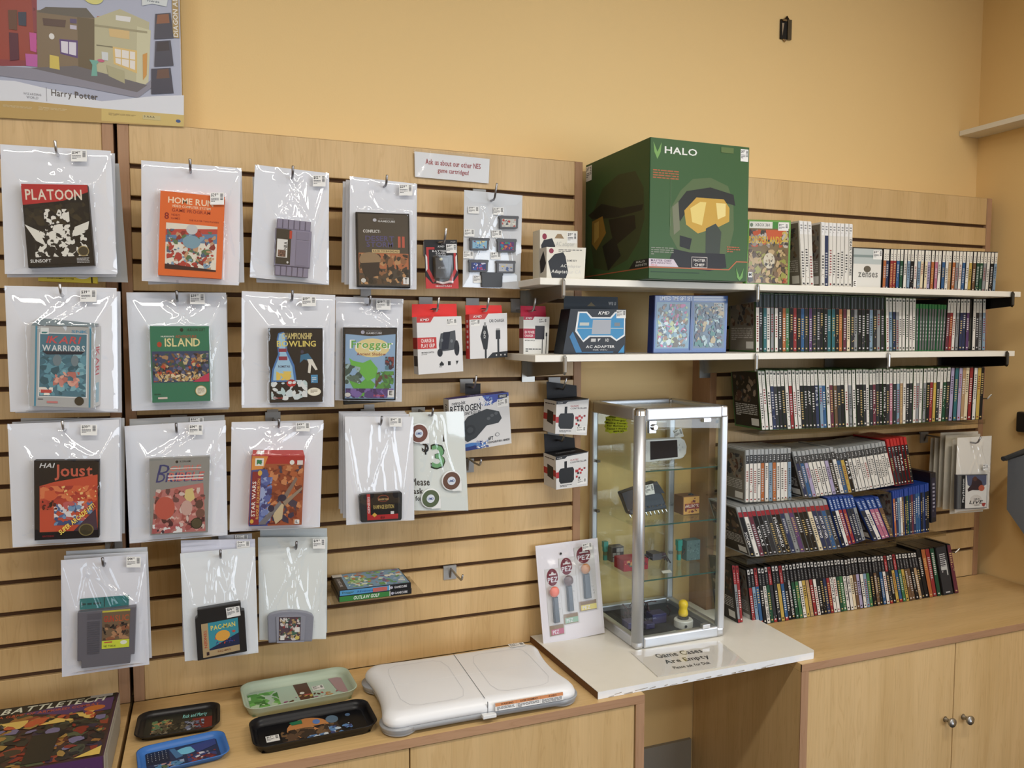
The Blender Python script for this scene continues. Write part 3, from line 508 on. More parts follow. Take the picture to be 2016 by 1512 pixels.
def film(q, B, X, dep, seed, h0=0.0012):
    """clear bag sheet drawn over a board panel B and, where given, over a raised box whose corners sit at B-coordinates X=(u0,v0,u1,v1)"""
    rd = random.Random(seed); nu, nv = 44, 54; W, Hh = B.w, B.hh
    def g(n, marks):
        s = sorted(set([i/n for i in range(n+1)]+marks)); return s
    if X: U = g(nu, [X[0], X[2]]); Vv = g(nv, [X[1], X[3]])
    else: U = g(nu, []); Vv = g(nv, [])
    ridges = []; hx, hv = .5, .05
    if X:
        for (bu, bv), (cu, cv) in (((X[0], X[1]), (.02, .02)), ((X[2], X[1]), (.98, .02)), ((X[0], X[3]), (.03, .98)), ((X[2], X[3]), (.97, .98))): ridges.append((bu, bv, cu, cv, .0022, .012))
        for k in range(7): a = rd.uniform(X[0], X[2]); ridges.append((hx+rd.uniform(-.25, .25), rd.uniform(.03, .12), a, X[1]+rd.uniform(-.02, .03), rd.uniform(.001, .003), rd.uniform(.006, .016)))
        for k in range(4): ridges.append((X[2], rd.uniform(X[1], X[3]), .98, rd.uniform(.2, .95), rd.uniform(.0008, .002), .012)); ridges.append((X[0], rd.uniform(X[1], X[3]), .02, rd.uniform(.2, .95), rd.uniform(.0008, .002), .012))
    else:
        for k in range(8): a = rd.uniform(.1, .9); ridges.append((hx+rd.uniform(-.2, .2), rd.uniform(.04, .2), a, rd.uniform(.35, .95), rd.uniform(.001, .0025), rd.uniform(.008, .02)))
    def ridge(u, v):
        s = 0
        for a, b, c, d, A_, w_ in ridges:
            du, dv = c-a, d-b; L2_ = du*du+dv*dv+1e-9; t_ = max(0, min(1, ((u-a)*du+(v-b)*dv)/L2_)); ex = u-a-t_*du; ey = (v-b-t_*dv)*1.2; s += 1.3*A_*math.exp(-(ex*ex+ey*ey)/(w_*w_*1.6))
        return s
    pts = []
    for v in Vv:
        for u in U:
            h = h0
            if X:
                dx = (X[0]-u)/max(X[0], .02) if u < X[0] else (u-X[2])/max(1-X[2], .02) if u > X[2] else 0
                dy = (X[1]-v)/max(X[1], .02)*1.0 if v < X[1] else (v-X[3])/max(1-X[3], .02) if v > X[3] else 0
                d = max(0.0, 1-max(min(dx, 1), min(dy*1.15, 1)))
                h += dep*(d**1.3 if d < 1 else 1)
            e = min(u, v, 1-u, 1-v, .12)/.12; w = 0
            flat = 0.25 if (X and X[0] <= u <= X[2] and X[1] <= v <= X[3]) else 1
            w = ridge(u, v)
            h += (w+.0005)*e*flat+0
            pts.append(B(u*1.012-.006, v*1.006-.003, h))
    n = len(U); F = [(j*n+i, (j+1)*n+i, (j+1)*n+i+1, j*n+i+1) for j in range(len(Vv)-1) for i in range(n-1)]
    q.mesh(pts, F, (1, 1, 1, 1))
def locate(B, p):
    """u, v of a world point on panel B (near-rectangle)"""
    o = B(0, 0); eu = B(1, 0)-o; ev = B(0, 1)-o; d = p-o; A = np.array([[eu@eu, eu@ev], [eu@ev, ev@ev]]); return np.linalg.solve(A, np.array([d@eu, d@ev]))
def bagged(name, label, board, Y, box, dep, art, hk, stk, price, seed, shell=(90, 90, 90), side=None, cart=None, tint=(219, 222, 230), tipz=.018, parts=None, group='bagged games hung on the central slatwall'):
    B = Panel(quad(board, Y)); t = thing(name, label, 'bagged game', (B(.5, .5)[0], Y, B(.5, 1)[2]), group)
    q = MB(); q.slab(B, -0.0012, 0, S(tint)); q.build('backing_board', 'matte', t)
    X = None
    if box:
        Yf = Y-dep-0.0015; P = Panel(quad(box, Yf)); b = [locate(B, P(u, v)) for u, v in ((0, 0), (1, 0), (1, 1), (0, 1))]
        X = (max(.03, min(b[0][0], b[3][0])), max(.03, min(b[0][1], b[1][1])), min(.97, max(b[1][0], b[2][0])), min(.97, max(b[2][1], b[3][1])))
        if cart: cart(P, dep, t)
        else:
            q = MB(); q.slab(P, -dep, 0, S(shell), 0.0015); g = q.build('game_box', 'card', t)
            q = MB(); q.art(P, art, 0.0003)
            if side: side(q, P, dep)
            q.build('cover_print', 'lacquer', g)
    q = MB(); film(q, B, X, (dep+0.0035) if box else 0.0, seed); q.build('plastic_bag', 'film', t, smooth=True)
    if stk: s = [(stk[0], stk[1]), (stk[2], stk[1]), (stk[2], stk[3]), (stk[0], stk[3])]; S_ = Panel(quad(s, Y-(dep+.008 if stk[1] > 370 and stk[0] in (414,) else .012))); sticker(S_, 0, 0, 1, 1, price, t, 0)
    if hk: hook(hk[0], hk[1], Y-0.012, hk[2], tipz, col=(214, 214, 216) if hk[2].startswith('white') else (150, 150, 154))
    return t, B
def spare(label, pts, Y, tint=(206, 208, 215), price=None, sp=None, grp='spare bagged boards behind the front ones'):
    B = Panel(quad(pts, Y)); t = thing('backing_card', label, 'bagged card', (B(.5, .5)[0], Y, B(.5, 1)[2]), grp)
    q = MB(); q.slab(B, -0.0012, 0, S(tint)); q.build('backing_board', 'matte', t)
    q = MB(); film(q, B, None, 0, int(pts[0][0]*7+pts[0][1])); q.build('plastic_bag', 'film', t, smooth=True)
    if price: sticker(Panel(quad([(sp[0], sp[1]), (sp[2], sp[1]), (sp[2], sp[3]), (sp[0], sp[3])], Y-0.004)), 0, 0, 1, 1, price, t, 0)
    return t
K, Wt, RD = (30, 28, 28), (226, 224, 214), (196, 48, 44)
bagged('bagged_game', 'bagged black boxed game with a red top and white torn shapes', [(0, 284), (218, 297), (230.7, 540), (9.5, 539.5)], -0.185, [(41, 362), (172, 364), (186, 522), (56, 527)], 0.022,
    [('r', 0, 0, 1, 1, (34, 32, 30)), ('r', 0, 0, 1, 1, (26, 25, 24)), ('s', 3, 26, .02, .22, .98, .5, .12, [(44, 40, 30), (60, 52, 34), (38, 36, 32)]), ('p', [(0, 0), (1, 0), (1, .09), (.6, .2), (.0, .25)], (196, 44, 46)), ('t', 'PLATOON', .05, .06, .9, .19, (226, 216, 196)),
     ('s', 5, 30, .3, .3, .68, .6, .08, [(228, 226, 216), (228, 226, 216), (30, 28, 26)]), ('s', 6, 60, .12, .56, .92, .88, .1, [(226, 224, 214), (30, 28, 26), (226, 224, 214), (50, 48, 44)]), ('p', [(0, .48), (.2, .56), (.3, .75), (.15, .68)], (224, 222, 212)), ('p', [(.98, .45), (.75, .52), (.7, .64), (.95, .55)], (224, 222, 212)),
     ('r', .02, .88, .98, .97, (30, 28, 28)), ('t', 'SUNSOFT', .04, .905, .35, .945, (225, 225, 222)), ('e', .85, .82, .09, .065, (160, 140, 90)), ('e', .85, .82, .075, .054, (70, 62, 44)), ('d', .74, .9, .93, .97, 4, (190, 190, 190))],
    (113, 303, 'white wire hook carrying the black and red boxed game'), (140, 296, 171, 318), '34', 1, (40, 38, 36))
spare('grey bagged board showing beside the black and red boxed game', [(60, 318), (234, 322), (252, 556), (80, 552)], -0.13, (176, 178, 180))
spare('second white bagged board just behind the black and red boxed game', [(6, 290), (226, 302), (229, 545), (14, 546)], -0.165)
o, P = flatcase('yellow game box peeking out below the black and red one', [(76, 520), (188, 520), (191, 558), (75, 553)], -0.15, 0.02, (214, 190, 50), [('r', 0, 0, 1, 1, (218, 194, 54)), ('t', 'ENTERTAINMENT SYSTEM', .15, .78, .6, .84, (40, 36, 20)), ('e', .75, .6, .14, .2, (220, 220, 214)), ('r', .9, 0, .93, 1, (60, 54, 30))], m='card')
bagged('bagged_game', 'bagged orange cartridge box with white lettering over a sports painting', [(278, 315.5), (474, 331), (470, 562), (279, 553)], -0.185, [(316, 375), (443, 388), (436.5, 549), (311, 541)], 0.022,
    [('r', 0, 0, 1, 1, (238, 104, 40)), ('t', 'HOME RUN', .12, .06, .82, .135, (244, 222, 190)), ('t', 'VIDEO COMPUTER SYSTEM', .18, .15, .78, .18, (240, 214, 180)), ('t', 'GAME PROGRAM', .18, .195, .78, .235, (160, 44, 30)), ('t', '8', .07, .25, .14, .33, (150, 30, 30)), ('t', 'VIDEO', .17, .26, .31, .285, (160, 44, 30)), ('t', 'GAMES', .17, .3, .31, .325, (160, 44, 30)), ('t', 'ONE PLAYER TWO PLAYERS', .45, .31, .92, .33, (150, 40, 30)),
     ('r', .1, .37, .9, .92, (226, 220, 204)), ('p', [(.1, .45), (.9, .4), (.9, .5), (.1, .53)], (198, 70, 60)), ('p', [(.1, .52), (.9, .46), (.9, .58), (.1, .6)], (90, 130, 170)), ('s', 9, 80, .12, .44, .88, .9, .08, [(190, 60, 50), (120, 160, 190), (220, 216, 206), (150, 50, 46), (80, 100, 130), (200, 150, 110), (90, 120, 80)]), ('e', .5, .43, .09, .06, (200, 200, 200)), ('e', .5, .58, .14, .08, (120, 160, 180)), ('p', [(.1, .86), (.9, .9), (.9, .92), (.1, .92)], (60, 30, 34))],
    (375, 337, 'dark wire hook carrying the orange cartridge box'), (414, 379, 441, 403), '29', 2, (236, 100, 40))
spare('white bagged board behind the orange cartridge box', [(285, 322), (476, 334), (481, 556), (292, 560)], -0.15)
def snes(P, dep, t):
    c = (128, 124, 146); q = MB(); q.slab(P.sub(0, .17, 1, .83), -dep, 0, S(c), .002); g = q.build('cartridge_shell', 'plastic', t)
    for a, b in ((0, .17), (.83, 1)):
        for i in range(6):
            q = MB(); q.slab(P.sub(.03+i*.157, a, .03+i*.157+.15, b), -dep+.003, -.003, S(c), .0012); q.build('grip_rib', 'plastic', g)
    q = MB(); q.slab(P.sub(.58, .2, .93, .34), 0, .0012, S((118, 114, 136))); q.slab(P.sub(.58, .36, .93, .8), 0, .0012, S((120, 116, 138))); q.build('cartridge_ridge', 'plastic', g)
    q = MB(); q.art(P, [('r', .02, .18, .43, .8, (60, 56, 48)), ('r', .05, .36, .34, .68, (224, 224, 220)), ('t', 'NBA', .24, .4, .33, .54, (30, 30, 30), -90), ('r', .08, .55, .3, .67, (110, 80, 66)), ('s', 12, 12, .08, .55, .3, .67, .06, [(140, 100, 80), (70, 54, 46)]), ('r', .38, .2, .45, .34, (200, 60, 40)), ('e', .36, .76, .03, .02, (200, 200, 200))], .0015); q.build('cartridge_label', 'lacquer', g)
bagged('bagged_game', 'bagged lilac-grey game cartridge with ribbed ends on white board', [(502, 324), (648, 341), (646, 560), (492, 546)], -0.15, [(544, 429), (615, 437), (609, 547), (539, 541)], 0.017, None,
    (575, 349, 'wire hook carrying the lilac-grey ribbed cartridge'), (616, 345, 641, 367), '12', 3, cart=snes)
spare('white bagged board behind the lilac-grey ribbed cartridge', [(497, 348), (647, 356), (648, 561), (505, 556)], -0.12)
bagged('bagged_game', 'bagged dark game case with desert soldiers in orange haze', [(689, 347), (821, 362), (820, 570), (687, 569)], -0.15, [(701, 417), (806, 421), (808, 567), (704, 565)], 0.014,
    [('r', .03, .02, .97, .98, (74, 66, 56)), ('e', .34, .1, .035, .022, (190, 190, 200)), ('t', 'GAMECUBE', .4, .1, .72, .125, (215, 215, 215)), ('t', 'NINTENDO', .42, .07, .7, .09, (120, 115, 110)), ('t', 'CONFLICT:', .12, .23, .44, .27, (230, 228, 222)), ('t', 'DESERT', .16, .31, .7, .38, (84, 78, 128)), ('t', 'STORM', .18, .39, .68, .46, (84, 78, 128)), ('t', 'II', .77, .31, .9, .46, (196, 84, 64)), ('r', .28, .49, .8, .535, (206, 178, 120)), ('t', 'BACK TO BAGHDAD', .3, .5, .78, .525, (60, 40, 24)),
     ('p', [(.03, .54), (.97, .54), (.97, .75), (.03, .75)], (186, 104, 62)), ('s', 13, 60, .04, .55, .96, .96, .1, [(150, 96, 60), (90, 66, 46), (60, 48, 38), (190, 140, 90), (40, 36, 32)]), ('e', .24, .63, .2, .1, (150, 122, 88)), ('p', [(.06, .68), (.42, .66), (.4, .84), (.2, .88), (.1, .8)], (52, 42, 36)), ('r', .86, .86, .97, .95, (228, 228, 228)), ('t', 'T', .89, .87, .94, .94, (20, 20, 20)), ('e', .11, .91, .045, .03, (205, 205, 200))],
    (758, 366, 'wire hook carrying the desert soldier case'), (786, 363, 812, 385), '29', 4, (26, 26, 28))
for i, (dx, Y) in enumerate(((-8, -.125), (-14, -.1))): spare('%s white bagged board edge to the left of the desert soldier case' % ('nearer', 'farther')[i], [(689+dx, 354+i*3), (816+dx, 364+i*2), (816+dx, 562-i*4), (686+dx, 560-i*4)], Y)
def flap(q, P, dep): q.art(Panel([P(1, 0, 0), P(1.09, -.02, -dep), P(1.09, .97, -dep), P(1, 1, 0)]), [('r', 0, 0, 1, 1, (200, 204, 208)), ('t', 'IKARI', .3, .25, .8, .6, (200, 90, 110), 90), ('r', .35, .7, .8, .95, (150, 190, 210))], .0002); q.art(Panel([P(.08, -.1, -dep), P(1.06, -.05, -dep), P(1, 0, 0), P(0, 0, 0)]), [('r', 0, 0, 1, 1, (120, 138, 146)), ('r', .1, .4, .95, 1, (70, 56, 44))], .0002)
bagged('bagged_game', 'bagged grey box with a teal war scene and flaps open', [(9, 562.5), (229.5, 567), (232, 810), (20, 811)], -0.195, [(61, 641), (185, 645), (183, 803), (58, 799)], 0.025,
    [('r', 0, 0, 1, 1, (172, 174, 174)), ('r', .07, .0, .1, 1, (60, 140, 170)), ('r', .93, .0, .96, 1, (60, 140, 170)), ('r', .13, .08, .9, .88, (220, 222, 222)), ('r', .145, .09, .885, .87, (70, 120, 140)), ('s', 14, 40, .15, .3, .88, .86, .12, [(90, 150, 168), (60, 110, 130), (120, 176, 190), (50, 94, 110)]), ('t', 'SNK', .64, .04, .9, .075, (70, 150, 190)), ('r', .15, .02, .28, .1, (220, 226, 226)), ('p', [(.17, .07), (.27, .07), (.24, .09), (.17, .09)], (40, 130, 130)), ('t', 'IKARI', .24, .12, .8, .21, (206, 78, 84), 0, .2), ('t', 'WARRIORS', .18, .23, .86, .31, (214, 218, 220)), ('p', [(.18, .31), (.86, .3), (.8, .34), (.25, .35)], (30, 40, 60)),
     ('s', 15, 14, .36, .56, .78, .76, .09, [(206, 130, 120), (190, 110, 100), (222, 160, 140)]), ('e', .42, .42, .07, .07, (110, 130, 140)), ('e', .7, .42, .06, .07, (110, 130, 140)), ('s', 17, 3, .14, .76, .36, .86, .09, [(232, 224, 214)]), ('r', .17, .79, .34, .83, (200, 70, 64)), ('e', .78, .92, .075, .055, (60, 54, 40)), ('d', .13, .9, .6, .92, 1, (90, 90, 96)), ('r', .27, .93, .44, .955, (206, 120, 120))],
    (122, 581, 'white wire hook carrying the grey box with open flaps'), (158, 570, 190, 594), '39', 5, (168, 170, 170), side=flap)
spare('white bagged board behind the grey box with open flaps', [(16, 566), (237, 574), (240, 812), (30, 813)], -0.16)
bagged('bagged_game', 'bagged green box with cream lettering over a crowded cartoon scene', [(248.6, 575.6), (445, 576), (452, 802), (260, 809)], -0.14, [(294.6, 642), (411.5, 642), (414, 789), (300, 793)], 0.022,
    [('r', 0, 0, 1, 1, (38, 122, 92)), ('t', 'HUDSON SOFT', .62, .03, .93, .07, (20, 34, 30)), ('e', .53, .05, .03, .025, (20, 40, 34)), ('t', "HUDSON'S", .18, .125, .4, .145, (230, 230, 220)), ('t', 'ADVENTURE', .42, .12, .78, .155, (180, 70, 50)), ('t', 'ISLAND', .24, .16, .84, .27, (228, 214, 150)), ('e', .15, .24, .04, .035, (190, 60, 40)), ('r', .02, .33, .99, .74, (52, 70, 110)), ('s', 16, 110, .03, .36, .98, .73, .07, [(120, 84, 60), (60, 90, 70), (170, 130, 90), (190, 70, 50), (90, 100, 140), (40, 40, 50), (200, 180, 130)]), ('s', 18, 40, .06, .6, .94, .73, .05, [(200, 160, 100), (220, 200, 160), (150, 110, 70)]),
     ('p', [(.7, .74), (.99, .62), (.99, .74)], (200, 50, 90)), ('e', .84, .86, .1, .07, (190, 160, 90)), ('e', .84, .86, .088, .062, (226, 222, 200)), ('d', .78, .82, .9, .9, 5, (140, 130, 100)), ('r', .1, .93, .26, .955, (216, 200, 190)), ('d', .04, .88, .3, .9, 1, (20, 70, 60))],
    (349, 592, 'wire hook carrying the green cartoon box'), (374, 578, 403, 599), '39', 6, (44, 130, 98))
spare('white bagged board behind the green cartoon box', [(254, 582), (447, 580), (450, 806), (258, 806)], -0.12)
bagged('bagged_game', 'bagged black box with a bowling pin and a bowler', [(476, 573), (660, 581), (658, 800.7), (476, 803)], -0.18, [(529.4, 645.6), (635, 646), (636, 791), (532, 793)], 0.022,
    [('r', 0, 0, 1, 1, (22, 24, 32)), ('p', [(.17, .07), (.27, .05), (.32, .12), (.33, .3), (.46, .5), (.5, .72), (.02, .72), (.05, .55), (.16, .35), (.14, .15)], (60, 120, 190)), ('p', [(.19, .08), (.26, .07), (.29, .13), (.3, .32), (.42, .52), (.45, .7), (.06, .7), (.08, .56), (.19, .36), (.17, .15)], (150, 196, 226)), ('r', .17, .275, .32, .32, (150, 44, 70)), ('r', .17, .38, .33, .43, (150, 44, 70)),
     ('t', 'CHAMPIONSHIP', .23, .065, .8, .15, (214, 196, 120)), ('t', 'BOWLING', .14, .17, .87, .25, (226, 206, 96)), ('t', 'ROMSTAR', .16, .5, .38, .53, (60, 60, 90)), ('s', 19, 8, .12, .58, .4, .7, .12, [(226, 192, 80)]), ('e', .61, .32, .03, .025, (60, 60, 90)), ('p', [(.58, .36), (.72, .34), (.8, .42), (.72, .44), (.64, .42), (.56, .47)], (40, 110, 150)), ('p', [(.7, .42), (.8, .42), (.9, .56), (.86, .57), (.78, .49), (.76, .61), (.71, .6), (.73, .48)], (222, 218, 206)), ('e', .4, .74, .09, .05, (190, 40, 44)),
     ('s', 20, 16, .02, .7, .7, .97, .11, [(216, 222, 224), (180, 206, 210), (200, 214, 220)]), ('r', .77, .63, .9, .74, (60, 140, 190)), ('d', .79, .66, .88, .73, 3, (220, 230, 235)), ('e', .83, .86, .13, .055, (228, 224, 200)), ('e', .83, .86, .11, .043, (236, 232, 214)), ('d', .76, .83, .9, .88, 3, (120, 110, 80)), ('t', 'Nintendo', .06, .92, .24, .95, (180, 60, 60))],
    (574, 591, 'wire hook carrying the bowling pin box'), (594, 584, 622, 603), '19', 7, (26, 26, 32))
bagged('bagged_game', 'bagged black case with a green cartoon splash on purple water', [(661, 584), (793.6, 588.6), (791, 790.8), (659.6, 788)], -0.105, [(677, 644.5), (782, 645), (779, 788), (675.8, 787)], 0.014,
    [('r', .03, .02, .97, .98, (134, 172, 210)), ('p', [(.03, .02), (.97, .02), (.97, .09), (.5, .12), (.03, .09)], (40, 40, 44)), ('e', .35, .065, .035, .025, (170, 170, 190)), ('t', 'GAMECUBE', .41, .065, .71, .09, (210, 210, 214)), ('t', 'NINTENDO', .42, .04, .7, .055, (120, 120, 124)), ('e', .53, .28, .33, .13, (226, 206, 140)), ('t', 'Frogger', .11, .17, .93, .33, (236, 240, 236)), ('t', 'Frogger', .14, .18, .9, .315, (96, 172, 70)), ('t', 'Ancient Shadow', .24, .345, .79, .385, (150, 60, 40)),
     ('s', 24, 18, .03, .5, .35, .78, .14, [(84, 110, 96), (60, 88, 80), (150, 180, 180)]), ('p', [(.1, .73), (.3, .78), (.45, .68), (.6, .78), (.52, .9), (.3, .97), (.2, .86)], (86, 172, 60)), ('p', [(.32, .5), (.5, .44), (.64, .56), (.62, .68), (.45, .74), (.3, .62)], (98, 184, 66)), ('p', [(.1, .42), (.18, .46), (.45, .5), (.38, .56), (.14, .52)], (98, 184, 66)), ('s', 25, 18, .6, .6, .95, .85, .12, [(80, 150, 60), (96, 70, 56), (60, 120, 60)]), ('s', 26, 14, .78, .4, .95, .58, .08, [(60, 40, 60), (140, 50, 50), (80, 130, 150)]),
     ('s', 27, 30, .04, .84, .95, .97, .14, [(84, 60, 130), (120, 96, 170), (60, 40, 100)]), ('t', 'KONAMI', .57, .925, .77, .95, (230, 60, 60)), ('r', .84, .86, .96, .96, (228, 228, 228)), ('t', 'E', .87, .87, .93, .93, (20, 20, 20)), ('e', .08, .93, .055, .03, (206, 206, 200))],
    (726, 600, 'wire hook carrying the green splash case'), (741, 590, 769, 610), '19', 8, (26, 26, 28))
o, P = flatcase('dark game case peeking out below the green splash case', [(676, 770), (760, 772), (760, 792), (677, 797)], -0.09, .014, (30, 34, 36), [('r', .03, .1, .97, .9, (40, 50, 52)), ('e', .12, .6, .05, .15, (150, 150, 150))])
bagged('bagged_game', 'bagged black box with a blazing red and blue battle scene', [(15, 835), (234, 826), (237, 1065), (25, 1078)], -0.195, [(67, 907), (194.7, 906.6), (194.7, 1058), (68, 1064)], 0.022,
    [('r', 0, 0, 1, 1, (28, 24, 26)), ('p', [(.08, .32), (.3, .27), (.98, .18), (.98, .9), (.08, .9)], (206, 74, 48)), ('s', 28, 60, .09, .32, .97, .62, .14, [(216, 90, 52), (190, 60, 44), (226, 120, 70), (170, 50, 44)]), ('t', 'HAI', .08, .03, .32, .09, (210, 210, 210), 0, .25), ('t', 'Joust', .31, .05, .9, .25, (206, 88, 66)), ('s', 30, 8, .4, .3, .98, .5, .04, [(236, 190, 110)]),
     ('s', 29, 34, .3, .52, .9, .82, .1, [(110, 150, 190), (80, 110, 160), (220, 214, 214), (60, 80, 130), (200, 90, 90)]), ('s', 31, 6, .12, .5, .35, .62, .06, [(40, 20, 20), (90, 30, 30)]), ('p', [(.6, .9), (.95, .62), (.98, .9)], (70, 50, 70)), ('t', 'NINTENDO', .12, .94, .3, .965, (150, 40, 44)), ('e', .8, .89, .12, .08, (120, 106, 60)), ('e', .8, .89, .1, .067, (64, 58, 38))],
    (127, 846, 'white wire hook carrying the blazing battle box'), (159, 836, 191, 857), '39', 10, (34, 32, 34),
    side=lambda q, P, d: q.text(Panel([P(.36, .88), P(.9, .53), P(.97, .62), P(.43, .97)]), 'SUPER ARCADE HIT!', 0, 0.1, 1, .7, S((232, 206, 96)), .004))
spare('white bagged board behind the blazing battle box, sticking up', [(24, 831), (238, 822), (240, 1066), (34, 1074)], -0.165)
spare('grey bagged board rearmost behind the blazing battle box', [(41, 823), (245, 823), (246, 1050), (44, 1052)], -0.14, (190, 192, 194))
bagged('bagged_game', 'bagged silver box with a striped red, white and blue title', [(245, 839), (444, 827), (448, 1053.5), (255, 1070)], -0.15, [(294, 904), (413, 899), (409, 1048), (296, 1054)], 0.022,
    [('r', 0, 0, 1, 1, (142, 142, 138)), ('t', 'KONAMI', .5, .035, .68, .06, (40, 40, 44)), ('e', .45, .05, .025, .018, (40, 40, 44)), ('t', 'D', .13, .08, .33, .2, (52, 60, 120), 0, .2), ('t', 'OUBLE', .34, .1, .86, .17, (214, 110, 100), 0, .2), ('t', 'DRIBBLE', .1, .19, .92, .31, (60, 64, 124), 0, .2), ('t', 'RIBBLE', .3, .19, .92, .3, (214, 104, 96), 0, .2), ('r', .3, .225, .9, .24, (226, 220, 216)), ('r', .3, .265, .9, .28, (226, 220, 216)), ('r', .34, .13, .86, .14, (226, 220, 216)),
     ('p', [(.1, .42), (.9, .34), (.96, .98), (.02, .98)], (190, 112, 108)), ('s', 32, 60, .06, .4, .94, .97, .1, [(196, 120, 110), (170, 84, 80), (216, 160, 150), (110, 70, 70), (210, 190, 180), (90, 50, 50)]), ('e', .25, .65, .17, .15, (196, 84, 70)), ('p', [(.6, .42), (.72, .4), (.76, .54), (.66, .6), (.58, .52)], (214, 190, 120)), ('e', .62, .66, .1, .1, (200, 160, 150)), ('e', .84, .62, .07, .06, (96, 66, 60)), ('e', .86, .74, .08, .06, (120, 80, 70)), ('e', .8, .87, .1, .075, (60, 54, 40)), ('e', .8, .87, .085, .063, (90, 80, 56)), ('s', 33, 16, .04, .86, .55, .98, .1, [(226, 226, 226), (180, 90, 90), (80, 60, 70)])],
    (348, 850, 'wire hook carrying the silver box with the striped title'), (372, 836, 399, 856), '14', 11, (150, 150, 146))
spare('grey bagged board sticking up behind the silver striped box', [(255, 825), (442, 817), (446, 1040), (262, 1052)], -0.115, (186, 188, 190), '34', (374, 822, 401, 838))
def rogue_top(q, P, dep): q.art(Panel([P(.02, -.065, -dep), P(.985, -.065, -dep), P(1, 0, 0), P(0, 0, 0)]), [('r', 0, 0, 1, 1, (196, 60, 56)), ('r', .08, .1, .22, .7, (220, 220, 214))], .0003)
bagged('bagged_game', 'bagged red and blue box with a diagonal grey fighter craft', [(456, 831), (636.7, 827), (629.7, 1038), (452, 1047)], -0.155, [(496.6, 898), (600, 898), (593.8, 1033), (489.6, 1036)], 0.026,
    [('r', 0, 0, 1, 1, (170, 84, 50)), ('p', [(0, .1), (.3, .2), (.45, .5), (.35, 1), (0, 1)], (70, 84, 150)), ('r', .0, .0, 1, .11, (184, 44, 44)), ('p', [(0, 0), (.3, 0), (.22, .18), (0, .2)], (224, 140, 60)), ('r', .06, .03, .22, .14, (226, 226, 220)), ('s', 34, 6, .09, .05, .19, .12, .05, [(50, 90, 150), (40, 130, 80)]), ('t', 'Only For', .2, .16, .3, .2, (60, 30, 20)), ('e', .76, .09, .045, .035, (226, 226, 220)), ('r', .86, .06, .97, .125, (220, 210, 206)),
     ('s', 35, 70, .3, .13, .98, .98, .14, [(180, 90, 50), (150, 66, 40), (206, 130, 80), (120, 50, 36), (70, 60, 80)]), ('s', 36, 40, .02, .3, .4, .98, .12, [(84, 100, 170), (150, 166, 210), (60, 60, 120), (110, 130, 190)]), ('p', [(.5, .98), (.44, .86), (.56, .66), (.64, .7), (.62, .9)], (200, 180, 140)), ('p', [(.3, .98), (.16, .98), (.56, .64), (.6, .68)], (120, 116, 120)), ('p', [(.58, .62), (.84, .3), (.88, .33), (.64, .68)], (130, 110, 100)), ('p', [(.62, .66), (.98, .44), (.98, .48), (.66, .72)], (150, 130, 110)), ('e', .6, .6, .08, .05, (44, 40, 70)), ('e', .4, .75, .06, .05, (44, 40, 70)),
     ('p', [(.02, .22), (.18, .22), (.18, .98), (.02, .98)], (150, 44, 50)), ('t', 'STAR WARS', .03, .36, .1, .86, (232, 224, 214), -90), ('t', 'ROGUE SQUADRON', .12, .32, .18, .9, (224, 170, 80), -90), ('e', .16, .24, .04, .04, (220, 170, 60)), ('e', .05, .93, .035, .03, (220, 170, 60)), ('r', .86, .92, .95, .98, (230, 230, 230)), ('t', 'L', .88, .93, .93, .97, (30, 30, 30))],
    (548, 840, 'chrome wire hook carrying the red and blue fighter box'), (583, 832, 610, 849), '49', 12, (190, 50, 50), side=rogue_top)
def genesis(P, dep, t):
    q = MB(); q.prism(P, [(.0, .12), (.03, .04), (.15, .02), (.97, 0), (1, .06), (.99, .94), (.97, 1), (.05, 1), (.02, .96)], -dep, 0, S((30, 32, 34))); g = bevel(q.build('cartridge_shell', 'plastic', t), .0015)
    q = MB(); q.art(P, [('r', .17, .03, .9, .93, (24, 20, 22)), ('r', .17, .03, .25, .93, (196, 44, 44)), ('r', .17, .76, .9, .93, (190, 36, 40)), ('t', 'GENESIS', .185, .12, .235, .7, (230, 220, 220), -90), ('e', .55, .2, .13, .12, (150, 60, 40)), ('e', .55, .2, .11, .1, (30, 22, 24)), ('t', 'JURASSIC PARK', .43, .2, .68, .28, (216, 180, 110)), ('t', 'RAMPAGE EDITION', .32, .42, .8, .56, (196, 170, 90)), ('p', [(.28, .76), (.34, .68), (.4, .76), (.34, .84)], (220, 170, 60)), ('r', .72, .66, .8, .76, (214, 214, 214)), ('t', 'SEGA', .48, .82, .58, .9, (30, 20, 20))], .0006); q.build('cartridge_label', 'lacquer', g)
bagged('bagged_game', 'bagged black cartridge with a red-edged label low on a tall white board', [(679, 820), (813, 820), (815.7, 1024), (681.8, 1034)], -0.15, [(707, 972), (792, 968), (792, 1024), (709, 1029)], 0.016, None,
    (748, 835, 'wire hook carrying the black cartridge with the red label'), (767, 822, 791, 840), '14', 13, cart=genesis, tint=(222, 225, 232))
for i, (dx, dy, Y) in enumerate(((-4, -4, -.125), (-9, -7, -.105), (-12, -10, -.085))): spare('%s white bagged board edge left of the red-edged black cartridge' % ('nearest', 'middle', 'farthest')[i], [(679+dx, 820+dy), (809+dx, 819+dy), (809+dx, 1018-i*8), (679+dx, 1020-i*9)], Y)
t, B = bagged('backing_card', 'bagged white card with three round disc cartridges and a hand-drawn three dollars', [(806, 812), (912.5, 810), (922, 1005), (812, 1005)], -0.12, None, 0, None, (848, 818, 'wire hook carrying the card of disc cartridges'), None, None, 14, tint=(214, 220, 218))
